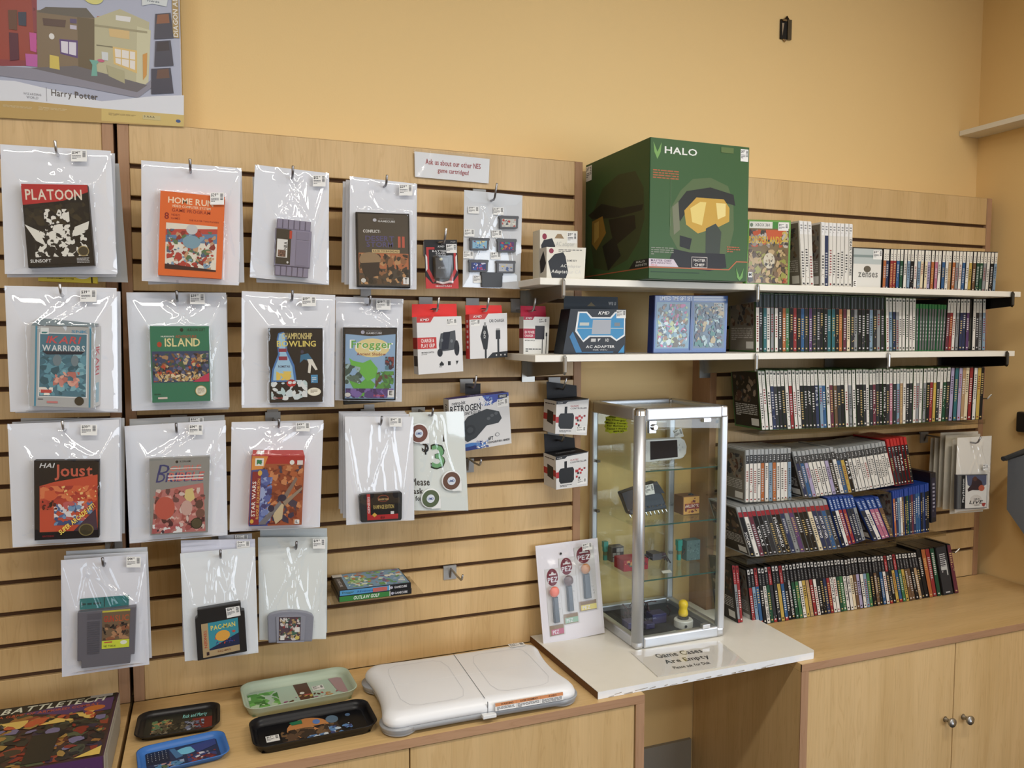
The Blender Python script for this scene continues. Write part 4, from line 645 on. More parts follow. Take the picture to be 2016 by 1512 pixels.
q = MB(); q.art(B, [('t', '$', .2, .25, .33, .43, (30, 30, 34)), ('t', '3', .35, .32, .62, .58, (30, 50, 34)), ('p', [(.6, .22), (.625, .3), (.58, .3)], (30, 30, 34)), ('t', 'Please', .0, .67, .32, .745, (30, 30, 34)), ('t', 'ask', .02, .77, .2, .83, (30, 30, 34)), ('t', 'for', .06, .85, .17, .9, (30, 30, 34))], .0003); q.art(B, [('t', '3', .375, .335, .6, .565, (110, 176, 120))], .0006); q.build('hand_lettering', 'matte', t)
for (cx, cy, r, col, lab) in ((824, 853, 21, (110, 70, 60), 'a'), (888, 946, 21.5, (100, 72, 58), 'b'), (847, 981, 21, (84, 96, 70), 'c')):
    c = wp(cx, cy, -0.123); rr = r/FPX*1.95; q = MB(); q.lathe(tuple(c), [(rr, 0), (rr, .0035), (rr-.0015, .0045)], S((222, 224, 224)), 28, axis=1); q.prism(Panel([c+np.array([0, 0, 0]), c+np.array([rr*1.05, 0, 0]), c+np.array([rr*1.05, 0, -rr*1.05]), c+np.array([0, 0, -rr*1.05])]), [(0, 0), (1, .1), (1, 1), (.1, 1)], 0, .004, S((222, 224, 224))); d = q.build('disc_cartridge', 'plastic', t)
    q = MB(); q.lathe((c[0], c[1]-.0046, c[2]), [(rr*.88, 0), (rr*.88, .0003)], S(col), 28, axis=1); q.lathe((c[0], c[1]-.005, c[2]), [(rr*.42, 0), (rr*.42, .0004)], S((206, 212, 222)), 24, axis=1)
    PP = Panel([c+np.array([-rr*.3, -.0056, rr*.12]), c+np.array([rr*.3, -.0056, rr*.12]), c+np.array([rr*.3, -.0056, -rr*.12]), c+np.array([-rr*.3, -.0056, -rr*.12])]); q.text(PP, 'UMD', 0, 0, 1, 1, S((90, 110, 160)), .0003); q.build('disc_label', 'lacquer', d)
# lowest row
def nes(P, dep, t):
    c = (98, 96, 104); q = MB(); q.prism(P, [(0, .03), (1, 0), (1, .83), (.93, .83), (.93, .98), (.07, 1), (.07, .87), (0, .87)], -dep, 0, S(c)); g = bevel(q.build('cartridge_shell', 'plastic', t), .0012)
    for i in range(15):
        q = MB(); q.slab(P.sub(.17, .2+i*.038, .38, .2+i*.038+.022), 0, .0015, S((84, 82, 90))); q.build('grip_ridge', 'plastic', g)
    q = MB(); q.slab(P.sub(.17, .07, .4, .16), 0, .001, S((86, 84, 92))); q.build('grip_notch', 'plastic', g)
    q = MB(); q.art(P, [('r', .42, .03, .9, .69, (120, 96, 70)), ('r', .42, .03, .9, .06, (200, 190, 60)), ('t', 'GUN', .45, .12, .62, .23, (196, 60, 40)), ('t', 'SLIC', .64, .12, .88, .23, (190, 90, 50)), ('s', 41, 26, .43, .25, .89, .54, .08, [(60, 50, 44), (150, 90, 60), (90, 66, 50), (30, 26, 26), (180, 130, 90)]), ('r', .42, .55, .9, .69, (206, 218, 50)), ('t', 'VIC TOKAI', .45, .63, .66, .665, (40, 50, 20)), ('e', .8, .6, .06, .035, (226, 230, 210)), ('r', .46, .57, .6, .59, (200, 80, 60))], .0008); q.build('cartridge_label', 'lacquer', g)
    q = MB(); q.art(P, [('r', .02, -.17, .86, .02, (30, 120, 124)), ('r', .43, -.17, .45, .0, (20, 70, 76)), ('d', .05, -.1, .84, -.03, 1, (14, 66, 72))], -dep+.001); q.build('booklet', 'card', t)
bagged('bagged_game', 'bagged grey cartridge with a yellow-based label and teal booklet behind', [(120, 1103), (287, 1090), (294, 1308), (122, 1333)], -0.185, [(152.5, 1203), (268, 1194), (264, 1307), (152, 1317)], 0.017, None,
    (205, 1112, 'wire hook carrying the grey cartridge with the yellow label'), (249, 1096, 277, 1117), '44', 15, cart=nes, tint=(214, 217, 227))
spare('grey bagged board sticking up behind the grey yellow-labelled cartridge', [(130, 1085), (290, 1077), (298, 1290), (136, 1305)], -0.15, (196, 200, 206), '34', (258, 1087, 285, 1100))
spare('white bagged board just behind the grey yellow-labelled cartridge', [(126, 1094), (291, 1086), (299, 1295), (132, 1310)], -0.168, (210, 212, 218))
def tengen(P, dep, t):
    q = MB(); q.prism(P, [(.05, .07), (.9, 0), (.9, .14), (.97, .15), (1, .93), (.03, 1), (0, .24), (.05, .2)], -dep, 0, S((26, 26, 28))); g = bevel(q.build('cartridge_shell', 'plastic', t), .0018)
    q = MB(); L_ = Panel([P(.115, .34), P(.83, .275), P(.86, .885), P(.14, .955)]); q.art(L_, [('r', 0, 0, 1, 1, (182, 156, 112)), ('t', 'TENGEN', .05, .2, .13, .72, (190, 60, 40), 90), ('r', .18, .0, 1, .82, (50, 150, 170)), ('p', [(.18, .82), (.18, .78), (1, .45), (1, .82)], (34, 44, 80)), ('t', 'PAC-MAN', .25, .1, .92, .24, (236, 214, 90)), ('s', 42, 12, .3, .35, .95, .7, .06, [(214, 70, 50), (60, 70, 150)]), ('e', .56, .45, .2, .16, (232, 166, 60)), ('t', 'PAC-MAN', .4, .87, .75, .93, (150, 90, 50)), ('r', .1, .85, .17, .95, (60, 40, 44))], .0008); q.build('cartridge_label', 'lacquer', g)
    sticker(Panel([P(.6, .08), P(.87, .06), P(.89, .24), P(.62, .27)]), 0, 0, 1, 1, '14', t, .001)
bagged('bagged_game', 'bagged black cartridge with a blue and gold arcade label', [(354.7, 1090), (502, 1077), (508.7, 1285), (364, 1302)], -0.17, [(383, 1193), (484, 1185), (486.7, 1290), (386, 1302)], 0.018, None,
    (434, 1096, 'wire hook carrying the black arcade cartridge'), None, None, 16, cart=tengen, tint=(220, 226, 232))
spare('lilac bagged board sticking up behind the black arcade cartridge', [(356, 1064), (502, 1061), (507, 1270), (360, 1283)], -0.15, (208, 210, 224), '44', (466, 1065, 492, 1080))
spare('grey bagged board rearmost behind the black arcade cartridge', [(430, 1054), (496, 1050), (500, 1258), (432, 1264)], -0.13, (186, 188, 196), '24', (463, 1053, 488, 1064))
def nintendo64(P, dep, t):
    top = [(0, .2)]+[(.5-.5*math.cos(a*math.pi/8), .2-.2*math.sin(a*math.pi/8)) for a in range(1, 8)]+[(1, .2)]; c = (132, 134, 146)
    q = MB(); q.prism(P, top+[(.98, 1), (.02, 1)], -dep, -.003, S(c)); g = bevel(q.build('cartridge_shell', 'plastic', t), .002)
    q = MB(); q.prism(P, [(.18, .18), (.3, .13), (.5, .115), (.7, .13), (.82, .18), (.8, .99), (.2, .99)], -.003, 0, S((140, 142, 154))); q.build('front_plate', 'plastic', g)
    q = MB(); q.art(P, [('r', .24, .18, .71, .93, (90, 70, 80)), ('s', 43, 46, .25, .2, .7, .92, .07, [(60, 56, 70), (150, 60, 60), (214, 204, 196), (70, 110, 90), (180, 150, 100)]), ('t', 'NFL', .27, .2, .44, .32, (232, 230, 226)), ('t', 'CLUB', .27, .38, .44, .45, (226, 224, 220)), ('t', '98', .37, .46, .44, .52, (226, 224, 220)), ('r', .58, .5, .69, .66, (226, 226, 220)), ('r', .27, .76, .36, .9, (226, 226, 220)), ('e', .64, .84, .05, .06, (214, 190, 90))], .0006); q.build('cartridge_label', 'lacquer', g)
bagged('bagged_game', 'bagged grey arched cartridge at the foot of a pale board', [(508, 1058), (644.6, 1057), (642, 1258), (510.7, 1260)], -0.12, [(527, 1204), (618.6, 1203), (616.6, 1264), (527, 1267)], 0.017, None,
    (582, 1079, 'wire hook carrying the arched grey cartridge'), (616, 1061, 640, 1080), '9', 17, cart=nintendo64, tint=(216, 222, 222))
spare('grey bagged board sticking up behind the arched grey cartridge', [(512, 1041), (644, 1040), (644, 1245), (514, 1247)], -0.095, (198, 206, 210))
# spare hook plates seen between the goods
for px, py, lab in ((537, 815, 'red and blue fighter box'), (727, 805, 'red-edged black cartridge'), (720, 568, 'green splash case')):
    a = wp(px, py, -.002); q = MB(); q.box(a[0]-.014, a[0]+.014, -.003, -.0005, a[2]-.02, a[2]+.012, S((150, 150, 150))); tag(q.build('hook_plate', 'metal'), 'small metal hook plate in the slot above the %s' % lab, 'hook', 'wire hooks in the slatwall')
# sign
P = Panel(quad([(816, 298), (964, 313), (962, 361), (817, 348)], -0.006)); t = thing('paper_sign', 'small white paper sign with red serif lettering at the panel top', 'sign', P(.5, 1))
q = MB(); q.slab(P, -.0004, 0, S((230, 230, 232))); q.build('sign_sheet', 'matte', t)
q = MB(); q.art(P, [('t', 'Ask us about our other NES', .14, .24, .88, .46, (176, 56, 62)), ('t', 'game cartridges!', .3, .56, .72, .8, (176, 56, 62))], .0003); q.build('sign_lettering', 'matte', t)
q = MB(); q.slab(Panel([P(-.01, -.08, .001), P(1.01, -.1, .001), P(1.01, 1.02, .001), P(-.01, 1.02, .001)]), 0, .0008, (1, 1, 1, 1)); q.build('clear_sleeve', 'film_flat', t)

# ------------------------------------------------------------------ hanging retail boxes
def hangbox(name, label, tab, front, Y, dep, tabc, art, hk, shell=(232, 232, 230), sidec=None, topc=None, hole=True, cat='boxed accessory', tabart=None, sideart=None, topart=None, zmin=None):
    Q = quad(front, Y)
    if zmin is not None: Q[2][2] = Q[3][2] = zmin
    P = Panel(Q); t = thing(name, label, cat, P(.5, 1, -dep/2), 'boxed console accessories'); g = MB(); g.slab(P, -dep, 0, S(shell), .001); b = g.build('carton', 'card', t)
    g = MB(); g.art(P, art, .0003); g.build('carton_print', 'lacquer', t)
    if sidec:
        C = Panel([P(0, 0, -dep), P(0, 0, 0), P(0, 1, 0), P(0, 1, -dep)]); g = MB(); g.art(C, [('r', .0, .0, 1, 1, sidec)]+(sideart or []), .0003); g.build('side_print', 'card', t)
    if topc:
        C = Panel([P(0, 0, -dep), P(1, 0, -dep), P(1, 0, 0), P(0, 0, 0)]); g = MB(); g.art(C, [('r', .0, .0, 1, 1, topc)]+(topart or []), .0003); g.build('top_print', 'card', t)
    if tab:
        T = Panel(quad(tab, Y+dep*.98)); T.q[2][2] = T.q[3][2] = min(T.q[2][2], P(.5, 0)[2]); g = MB(); g.slab(T, -.001, 0, S(tabc)); h = g.build('hang_tab', 'card', t)
        if hole: g = MB(); g.art(T, [('p', [(.38, .42), (.46, .3), (.54, .3), (.62, .42)], (44, 36, 30))] if not tabart else tabart[:1], .0003); g.build('hang_hole', 'matte', t)
        if tabart: g = MB(); g.art(T, tabart[1:], .0003); g.build('tab_print', 'matte', t)
    if hk: hook(hk[0], hk[1], Y+dep-.02, hk[2], .03, col=(190, 190, 192))
    return t, P
RED = (214, 50, 48)
t, P = hangbox('accessory_box', 'white and red boxed handheld controller grip hanging by a red tab', [(811, 599), (898.5, 598), (900, 626), (811, 626)], [(820, 624), (908, 622.5), (912, 731), (824, 737.6)], -0.13, 0.045, RED,
    [('r', 0, 0, 1, 1, (226, 226, 228)), ('p', [(0, 0), (.38, 0), (.3, .1), (0, .1)], RED), ('t', 'KMD', .07, .03, .27, .075, (235, 235, 235), 0, .3), ('r', 0, .36, .42, .56, RED), ('t', 'CHARGE &', .08, .385, .37, .45, (238, 232, 230)), ('t', 'PLAY GRIP', .08, .47, .38, .54, (238, 232, 230)), ('t', 'NINTENDO SWITCH', .08, .61, .36, .64, (40, 40, 44)), ('t', 'JOYCON', .08, .65, .2, .67, (40, 40, 44)),
     ('p', [(.52, .3), (.85, .25), (.86, .53), (.8, .6), (.48, .62), (.47, .5)], (72, 76, 82)), ('p', [(.58, .28), (.74, .27), (.68, .58), (.52, .6)], (26, 28, 44)), ('e', .87, .57, .06, .14, (28, 28, 36)), ('e', .49, .64, .06, .07, (28, 28, 36)), ('e', .76, .44, .03, .03, (110, 116, 122)), ('e', .54, .42, .03, .03, (110, 116, 122)), ('p', [(.47, .84), (.52, .79), (.57, .84), (.56, .87), (.48, .87)], (30, 30, 30)), ('r', .66, .8, .72, .87, (40, 40, 40)), ('p', [(.84, .8), (.9, .8), (.86, .87)], (40, 40, 40)), ('d', .46, .88, .92, .9, 1, (90, 90, 90))],
    (858, 612, 'chrome hook holding the white and red grip box'), sidec=(206, 206, 208), sideart=[('r', 0, .36, 1, .56, (180, 40, 40)), ('r', .1, .68, .9, .86, (60, 60, 66))])
sticker(P, .66, .04, .9, .16, '34', t, .0006)
t, P = hangbox('accessory_box', 'white box with red side showing a black car charger', [(916, 601), (987, 601), (989, 620), (917, 620)], [(924, 619), (998, 616), (999, 703), (925.5, 707)], -0.125, 0.035, RED,
    [('r', 0, 0, 1, 1, (226, 226, 228)), ('p', [(0, 0), (.5, 0), (.4, .12), (0, .12)], RED), ('t', 'KMD', .1, .03, .32, .08, (235, 235, 235), 0, .3), ('t', 'CAR CHARGER', .52, .13, .92, .2, (60, 62, 68)), ('p', [(.36, .26), (.45, .26), (.5, .5), (.46, .8), (.36, .8), (.28, .5)], (28, 28, 30)), ('r', .38, .19, .43, .28, (150, 150, 150)), ('t', 'KMD', .365, .38, .42, .55, (210, 210, 210), -90), ('r', .39, .8, .44, 1, (28, 28, 30)), ('r', .7, .34, .8, .38, (160, 160, 160)), ('r', .69, .38, .81, .58, (28, 28, 30)), ('r', .73, .58, .78, .9, (28, 28, 30)), ('p', [(.46, 1), (.6, .88), (1, .86), (1, 1)], (28, 28, 30)), ('e', .7, .94, .02, .02, (210, 210, 210)), ('e', .82, .94, .02, .02, (210, 210, 210)), ('e', .93, .94, .02, .02, (210, 210, 210))],
    (955, 612, 'chrome hook holding the car charger box'), sidec=RED, sideart=[('d', .3, .1, .7, .8, 6, (230, 200, 200))])
sticker(P, .03, .12, .28, .27, '29', t, .0006)
t, P = hangbox('accessory_box', 'small white and magenta box showing a black wall charger', [(1025, 602), (1074, 603), (1075, 625), (1025, 625)], [(1030.5, 623), (1082, 624), (1079, 697.6), (1030.5, 697)], -0.12, 0.03, (180, 30, 62),
    [('r', 0, 0, 1, 1, (226, 226, 222)), ('p', [(0, 0), (.42, 0), (.35, .09), (0, .09)], (186, 36, 64)), ('t', 'KMD', .08, .02, .32, .07, (235, 235, 235), 0, .3), ('r', 0, .32, .45, .58, (186, 36, 64)), ('t', '15V POWER', .05, .38, .43, .45, (236, 220, 220)), ('t', 'CHARGER', .05, .48, .38, .54, (236, 220, 220)), ('t', 'NINTENDO SWITCH', .05, .62, .44, .65, (40, 40, 44)), ('r', .45, .24, .82, .6, (34, 24, 30)), ('r', .73, .6, .76, 1, (30, 30, 32)), ('r', .87, .42, .93, .52, (30, 30, 32)), ('r', .89, .52, .915, 1, (30, 30, 32)), ('d', .08, .84, .7, .95, 2, (60, 60, 64))],
    (1046, 612, 'chrome hook holding the magenta wall charger box'), shell=(220, 220, 216), sidec=(200, 192, 188), sideart=[('r', 0, .32, 1, .58, (160, 36, 54))])
sticker(P, .58, .04, .9, .2, '34', t, .0006)
t, P = hangbox('battery_pack_card', 'black and red blister card with a small black battery', None, [(835, 472), (899.6, 472), (903, 568), (838.7, 568)], -0.11, 0.002, K,
    [('r', 0, 0, 1, 1, (30, 26, 28)), ('p', [(0, .75), (.2, .9), (.8, .9), (1, .72), (1, 1), (0, 1)], RED), ('p', [(.05, .15), (.3, .15), (.3, .2), (.12, .2), (.12, .6), (.3, .85), (.22, .88), (.05, .65)], (200, 44, 44)), ('p', [(.95, .15), (.7, .15), (.7, .2), (.88, .2), (.88, .6), (.7, .85), (.78, .88), (.95, .65)], (200, 44, 44)), ('p', [(.02, .3), (.07, .35), (.07, .6), (.02, .65)], (220, 216, 214)), ('p', [(.98, .3), (.93, .35), (.93, .6), (.98, .65)], (220, 216, 214)),
     ('t', 'KMD', .4, .12, .6, .155, (225, 225, 225), 0, .3), ('t', 'BATTERY', .23, .215, .75, .25, (225, 225, 225)), ('t', 'PACK', .34, .26, .64, .29, (225, 225, 225)), ('t', 'FOR PSP', .34, .3, .64, .325, (200, 200, 200)), ('t', 'PSP', .8, .03, .95, .06, (150, 150, 150)), ('t', '1800MAH', .3, .935, .78, .965, (235, 225, 225)), ('p', [(.4, .06), (.46, .035), (.54, .035), (.6, .06)], (120, 96, 66))],
    (872, 478, 'dark wire hook holding the black and red battery card'), shell=(40, 30, 32))
q = MB(); q.slab(P.sub(.26, .36, .68, .8), 0, .012, S((34, 32, 34)), .002); b = q.build('battery', 'plastic', t); q = MB(); q.art(P.sub(.26, .36, .68, .8, .012), [('t', 'KMD', .2, .45, .82, .56, (140, 140, 142), 0, .3), ('e', .45, .1, .12, .06, (210, 200, 160))], .0005); q.build('battery_print', 'card', b)
q = MB(); q.tube([P(.3, .86, .006), P(.5, .9, .006), P(.7, .86, .006), P(.82, .87, .006)], .0028, S((222, 200, 196))); q.build('usb_lead', 'plastic', t)
q = MB(); q.slab(P.sub(.2, .33, .8, .9), .013, .0135, (1, 1, 1, 1)); q.build('blister', 'film_flat', t); sticker(P, .66, .09, .98, .27, '9', t, .0008)
# card of handheld cartridges
t, B = bagged('backing_card', 'bagged card of six small handheld cartridges under a bent chrome hook', [(914, 374), (1028.5, 385), (1024, 569), (911, 565)], -0.10, None, 0, None, (970, 394, 'long chrome hook above the card of six small cartridges'), None, None, 21, tipz=.035, tint=(206, 210, 216))
for i, (a, b_, c, d, col, cs, pr) in enumerate(((980.6, 425, 1020, 451, (186, 186, 180), [(190, 60, 50), (90, 90, 96), (214, 210, 196)], '24'), (923, 468, 963, 493, (130, 180, 210), [(120, 60, 90), (220, 200, 120), (60, 120, 170)], '9'), (977, 470, 1016, 497, (90, 50, 110), [(60, 150, 70), (200, 60, 60), (40, 120, 160), (214, 110, 50)], '19'),
    (921, 511, 961, 536, (50, 60, 120), [(170, 60, 110), (60, 90, 180), (200, 200, 220)], '22'), (975, 513, 1014, 538, (176, 180, 190), [(220, 190, 80), (80, 100, 150)], '4'), (946, 536, 989.5, 566, None, None, '9'))):
    C = Panel(quad([(a, b_), (c, b_+1), (c-1, d), (a, d)], -0.103)); q = MB(); q.prism(C, [(0, .04), (.03, 0), (.97, 0), (1, .04), (1, .2), (.97, .22), (.97, .95), (.9, 1), (.1, 1), (.03, .95), (.03, .22), (0, .2)], 0, .006, S((66, 66, 70) if col else (36, 36, 38))); g = bevel(q.build('small_cartridge', 'plastic', t), .0006, 1)
    if col: q = MB(); q.art(C, [('r', .14, .24, .86, .86, col), ('s', 50+i, 14, .16, .26, .84, .84, .12, cs+[col])], .0066); q.build('cartridge_label', 'lacquer', g)
    sx, sy = (a-9 if i != 5 else a-14), (b_-17 if i != 5 else b_+6); sticker(Panel(quad([(sx, sy), (sx+20, sy+.5), (sx+20, sy+15), (sx, sy+14.5)], -0.1035)), 0, 0, 1, 1, pr, t, 0)
st = Panel(quad([(922, 406), (943, 407), (943, 421), (922, 420)], -0.1035)); sticker(st, 0, 0, 1, 1, '99', t, 0)
# retro controller box
t, P = hangbox('accessory_box', 'large white and blue box picturing a dark gamepad, tilted behind the disc card', [(916, 755), (946, 755), (946, 776), (916, 776)], [(883, 787), (1001, 772.5), (1007, 872.6), (887, 893)], -0.09, 0.05, (28, 28, 32),
    [('r', 0, 0, 1, 1, (214, 214, 216)), ('p', [(.55, 0), (1, 0), (1, .06), (.66, .2)], (50, 70, 170)), ('s', 60, 30, .5, .03, .72, .2, .03, [(50, 70, 150), (225, 225, 230), (100, 140, 200)]), ('t', 'retro-bit', .05, .05, .27, .12, (36, 36, 40), 0, 0), ('t', 'RETROGEN', .02, .13, .52, .26, (30, 30, 34)), ('t', 'CONTROLLER', .22, .27, .52, .33, (50, 50, 54)), ('r', .82, .02, .97, .09, (40, 40, 44)), ('t', 'GENESIS', .84, .035, .95, .075, (220, 220, 220)),
     ('p', [(.2, .5), (.3, .36), (.62, .26), (.82, .34), (.86, .48), (.8, .56), (.6, .58), (.42, .78), (.28, .84), (.2, .76)], (46, 50, 54)), ('e', .33, .62, .09, .1, (34, 38, 42)), ('e', .33, .62, .05, .055, (56, 60, 64)), ('e', .7, .4, .03, .03, (80, 84, 88)), ('e', .77, .37, .03, .03, (80, 84, 88)), ('e', .64, .45, .03, .03, (80, 84, 88)), ('p', [(.0, .9), (.34, .86), (.6, .9), (.5, 1), (.0, 1)], (60, 120, 200)), ('p', [(.0, .96), (.4, .92), (.5, 1), (.0, 1)], (30, 50, 130)), ('s', 61, 24, .42, .84, .62, .99, .035, [(50, 70, 150), (225, 225, 230), (100, 140, 200)]),
     ('t', '6FT', .62, .8, .7, .87, (40, 44, 50)), ('e', .77, .78, .035, .035, (60, 64, 70)), ('e', .77, .78, .028, .028, (214, 214, 216)), ('t', 'FOR/POUR/PARA GENESIS', .6, .89, .97, .93, (40, 40, 46))],
    (931, 763, 'small hook behind the white and blue gamepad box'), topc=(60, 50, 130), topart=[('t', 'GENESIS', .35, .3, .65, .7, (190, 190, 220))], sidec=(206, 206, 204), sideart=[('t', 'RETROGEN', .3, .1, .7, .6, (60, 60, 64), -90)])
sticker(P, .8, .11, .98, .26, '29', t, .0006)
P2 = P
t2 = None
# two classic controller boxes
for i, (lab, tab, fr, hk) in enumerate((('upper of two black-topped boxes picturing a one-button joystick', [(1076, 751), (1135, 771-12), (1136, 786), (1077, 786)], [(1095.5, 790), (1159.5, 785), (1155, 857), (1093, 854)], (1106, 766, 'chrome hook holding the upper joystick box')),
                                       ('lower of two black-topped boxes picturing a one-button joystick', [(1071, 854), (1131, 862), (1133, 895), (1073, 895)], [(1094, 899.5), (1158, 889), (1156.5, 956), (1095, 964)], (1104, 868, 'chrome hook holding the lower joystick box')))):
    t, P = hangbox('accessory_box', lab, tab, fr, -0.12, 0.085, (26, 26, 30),
        [('r', 0, 0, 1, 1, (216, 216, 216)), ('p', [(0, 0), (.98, 0), (.98, .02), (.35, .04), (.28, .1), (0, .1)], (28, 28, 32)), ('t', 'KAPER', .05, .045, .2, .075, (200, 200, 200)), ('t', 'CLASSIC', .44, .15, .7, .2, (176, 40, 50)), ('t', 'CONTROLLER', .44, .22, .95, .27, (60, 50, 60)), ('r', 0, .48, .3, .66, (186, 36, 40)), ('r', .26, .18, .34, .46, (24, 24, 26)), ('p', [(.14, .38), (.52, .38), (.56, .45), (.56, .76), (.5, .84), (.14, .84), (.09, .76), (.09, .45)], (26, 26, 28)),
         ('r', .6, .48, .7, .56, (190, 40, 44)), ('r', .7, .44, .77, .5, (190, 40, 44)), ('r', .66, .56, .72, .62, (40, 30, 34)), ('r', .78, .48, .84, .54, (190, 40, 44)), ('r', .74, .56, .8, .62, (190, 40, 44)), ('r', .86, .44, .92, .49, (150, 40, 44)), ('r', .62, .66, .68, .72, (190, 40, 44)), ('r', .7, .7, .75, .76, (40, 30, 34)), ('d', .12, .88, .5, .95, 2, (70, 70, 74))],
        hk, sidec=(202, 200, 198), sideart=[('r', 0, .42, 1, .62, (180, 36, 40)), ('p', [(.3, .3), (.8, .35), (.8, .74), (.3, .68)], (30, 28, 30)), ('d', .1, .08, .9, .14, 1, (70, 60, 60))], topc=(28, 28, 32), topart=[('t', 'CONTROLLER', .2, .4, .8, .6, (120, 120, 124))], hole=False)
    sticker(P, .66, .76, .96, .93, '29', t, .0006)
# white adapter boxes on the upper shelf
art = [('r', 0, 0, 1, 1, (226, 222, 208)), ('e', .12, .12, .06, .08, (150, 30, 60)), ('d', .3, .06, .92, .15, 2, (90, 86, 80)), ('p', [(.04, .45), (.2, .22), (.42, .15), (.48, .28), (.56, .75), (.5, .98), (.14, .98)], (26, 26, 30)), ('t', 'GAME BOY', .52, .38, .78, .44, (50, 50, 54)), ('t', 'AC adapter', .36, .53, .9, .65, (200, 198, 190), 0, .15), ('t', 'Adaptateur CA', .12, .7, .9, .84, (214, 212, 206), 0, .15)]
t, P = hangbox('adapter_box', 'front white adapter box with a black plug, on the upper shelf', None, [(1076, 486), (1153.5, 488), (1150, 541), (1076, 540)], -0.2, 0.05, K, art, None, shell=(222, 218, 204), sidec=(206, 202, 190), sideart=[('p', [(.1, .4), (.6, .1), (.95, .5), (.6, .75), (.2, .8)], (34, 32, 34))], zmin=1.0665)
t, P = hangbox('adapter_box', 'white adapter carton standing behind the front one, with a peg hole', None, [(1063, 452), (1137, 455), (1136, 541), (1063, 539)], -0.125, 0.05, K, [('r', 0, 0, 1, 1, (226, 222, 208)), ('e', .12, .13, .06, .06, (150, 30, 60)), ('p', [(.38, .16), (.46, .07), (.56, .07), (.64, .16)], (150, 120, 80)), ('p', [(.03, .3), (.1, .2), (.32, .16), (.4, .3), (.4, .45), (.05, .45)], (26, 26, 30)), ('t', 'AC adapter', .42, .22, .92, .33, (190, 188, 180), 0, .15), ('t', 'Adaptateur CA', .15, .36, .94, .47, (200, 198, 192), 0, .15)], None, shell=(222, 218, 204), zmin=1.0665)
sticker(P, .72, .03, .98, .24, '19', t, .0006)
# blue adapter box on the lower shelf
t, P = hangbox('adapter_box', 'black and blue adapter box with a tall dark hang tab on the lower shelf', [(1110, 582.5), (1216, 585), (1217, 612), (1110, 612)], [(1123, 608), (1232, 609), (1230.6, 697), (1108, 697.6)], -0.19, 0.06, (38, 48, 58),
    [('r', .0, 0, 1, 1, (30, 34, 42)), ('p', [(.14, .06), (.3, .06), (.4, .18), (.72, .18), (.8, .06), (.99, .06), (.99, .6), (.85, .72), (.74, .62), (.4, .62), (.3, .74), (.14, .5)], (226, 230, 234)), ('p', [(.17, .09), (.29, .09), (.38, .21), (.74, .21), (.82, .09), (.97, .09), (.97, .57), (.85, .68), (.76, .59), (.38, .59), (.29, .7), (.17, .48)], (46, 140, 200)), ('r', .42, .24, .74, .56, (164, 170, 182)), ('r', .2, .3, .36, .37, (190, 196, 190)), ('r', .8, .3, .9, .38, (120, 130, 140)), ('r', .17, .42, .42, .44, (170, 190, 200)), ('r', .74, .42, .96, .44, (170, 190, 200)),
     ('t', 'KMD', .5, .05, .7, .12, (232, 232, 232), 0, .3), ('t', 'HD', .66, .66, .72, .73, (214, 214, 214)), ('p', [(.53, .66), (.58, .66), (.54, .73)], (214, 214, 214)), ('r', .42, .66, .5, .73, (190, 190, 190)), ('t', 'AC ADAPTER', .35, .81, .82, .87, (230, 230, 230)), ('t', 'FOR WII U', .47, .9, .7, .925, (200, 204, 208)), ('p', [(.88, .98), (.98, .8), (.98, .98)], (46, 140, 200)), ('p', [(.1, .5), (.3, .97), (.2, .97), (.06, .62)], (46, 120, 180)), ('r', .3, .955, .8, .97, (46, 120, 180))],
    None, shell=(30, 34, 42), sidec=(28, 32, 40), tabart=[('p', [(.42, .7), (.5, .4), (.58, .7)], (120, 110, 84)), ('t', 'WII U', .82, .35, .96, .6, (190, 194, 198))], zmin=0.8665, hole=True)
sticker(P, .83, .02, 1.0, .2, '29', t, .0006)
# empty hooks
hook(906, 1140, -0.10, 'empty chrome hook beside the two flat game cases', .014)
hook(942, 915, -0.10, 'empty chrome hook below the disc cartridge card', .014)
q = MB(); a = wp(1860, 1050, -.1)
for px, py, Y, lab in ((1881, 1088, -.12, 'thin wire hook behind the last book on the right cabinet'), (1944, 785, -.1, 'white hook tip near the corner beside the third row')):
    a = wp(px, py, Y); q = MB(); q.tube([(a[0]-.02, -.001, a[2]+.02), (a[0]-.005, Y+.02, a[2]), (a[0], Y, a[2]), (a[0]+.012, Y-.006, a[2]+.016)], .0028, S((206, 204, 198))); tag(q.build('display_hook', 'metal'), lab, 'hook', 'wire hooks in the slatwall')
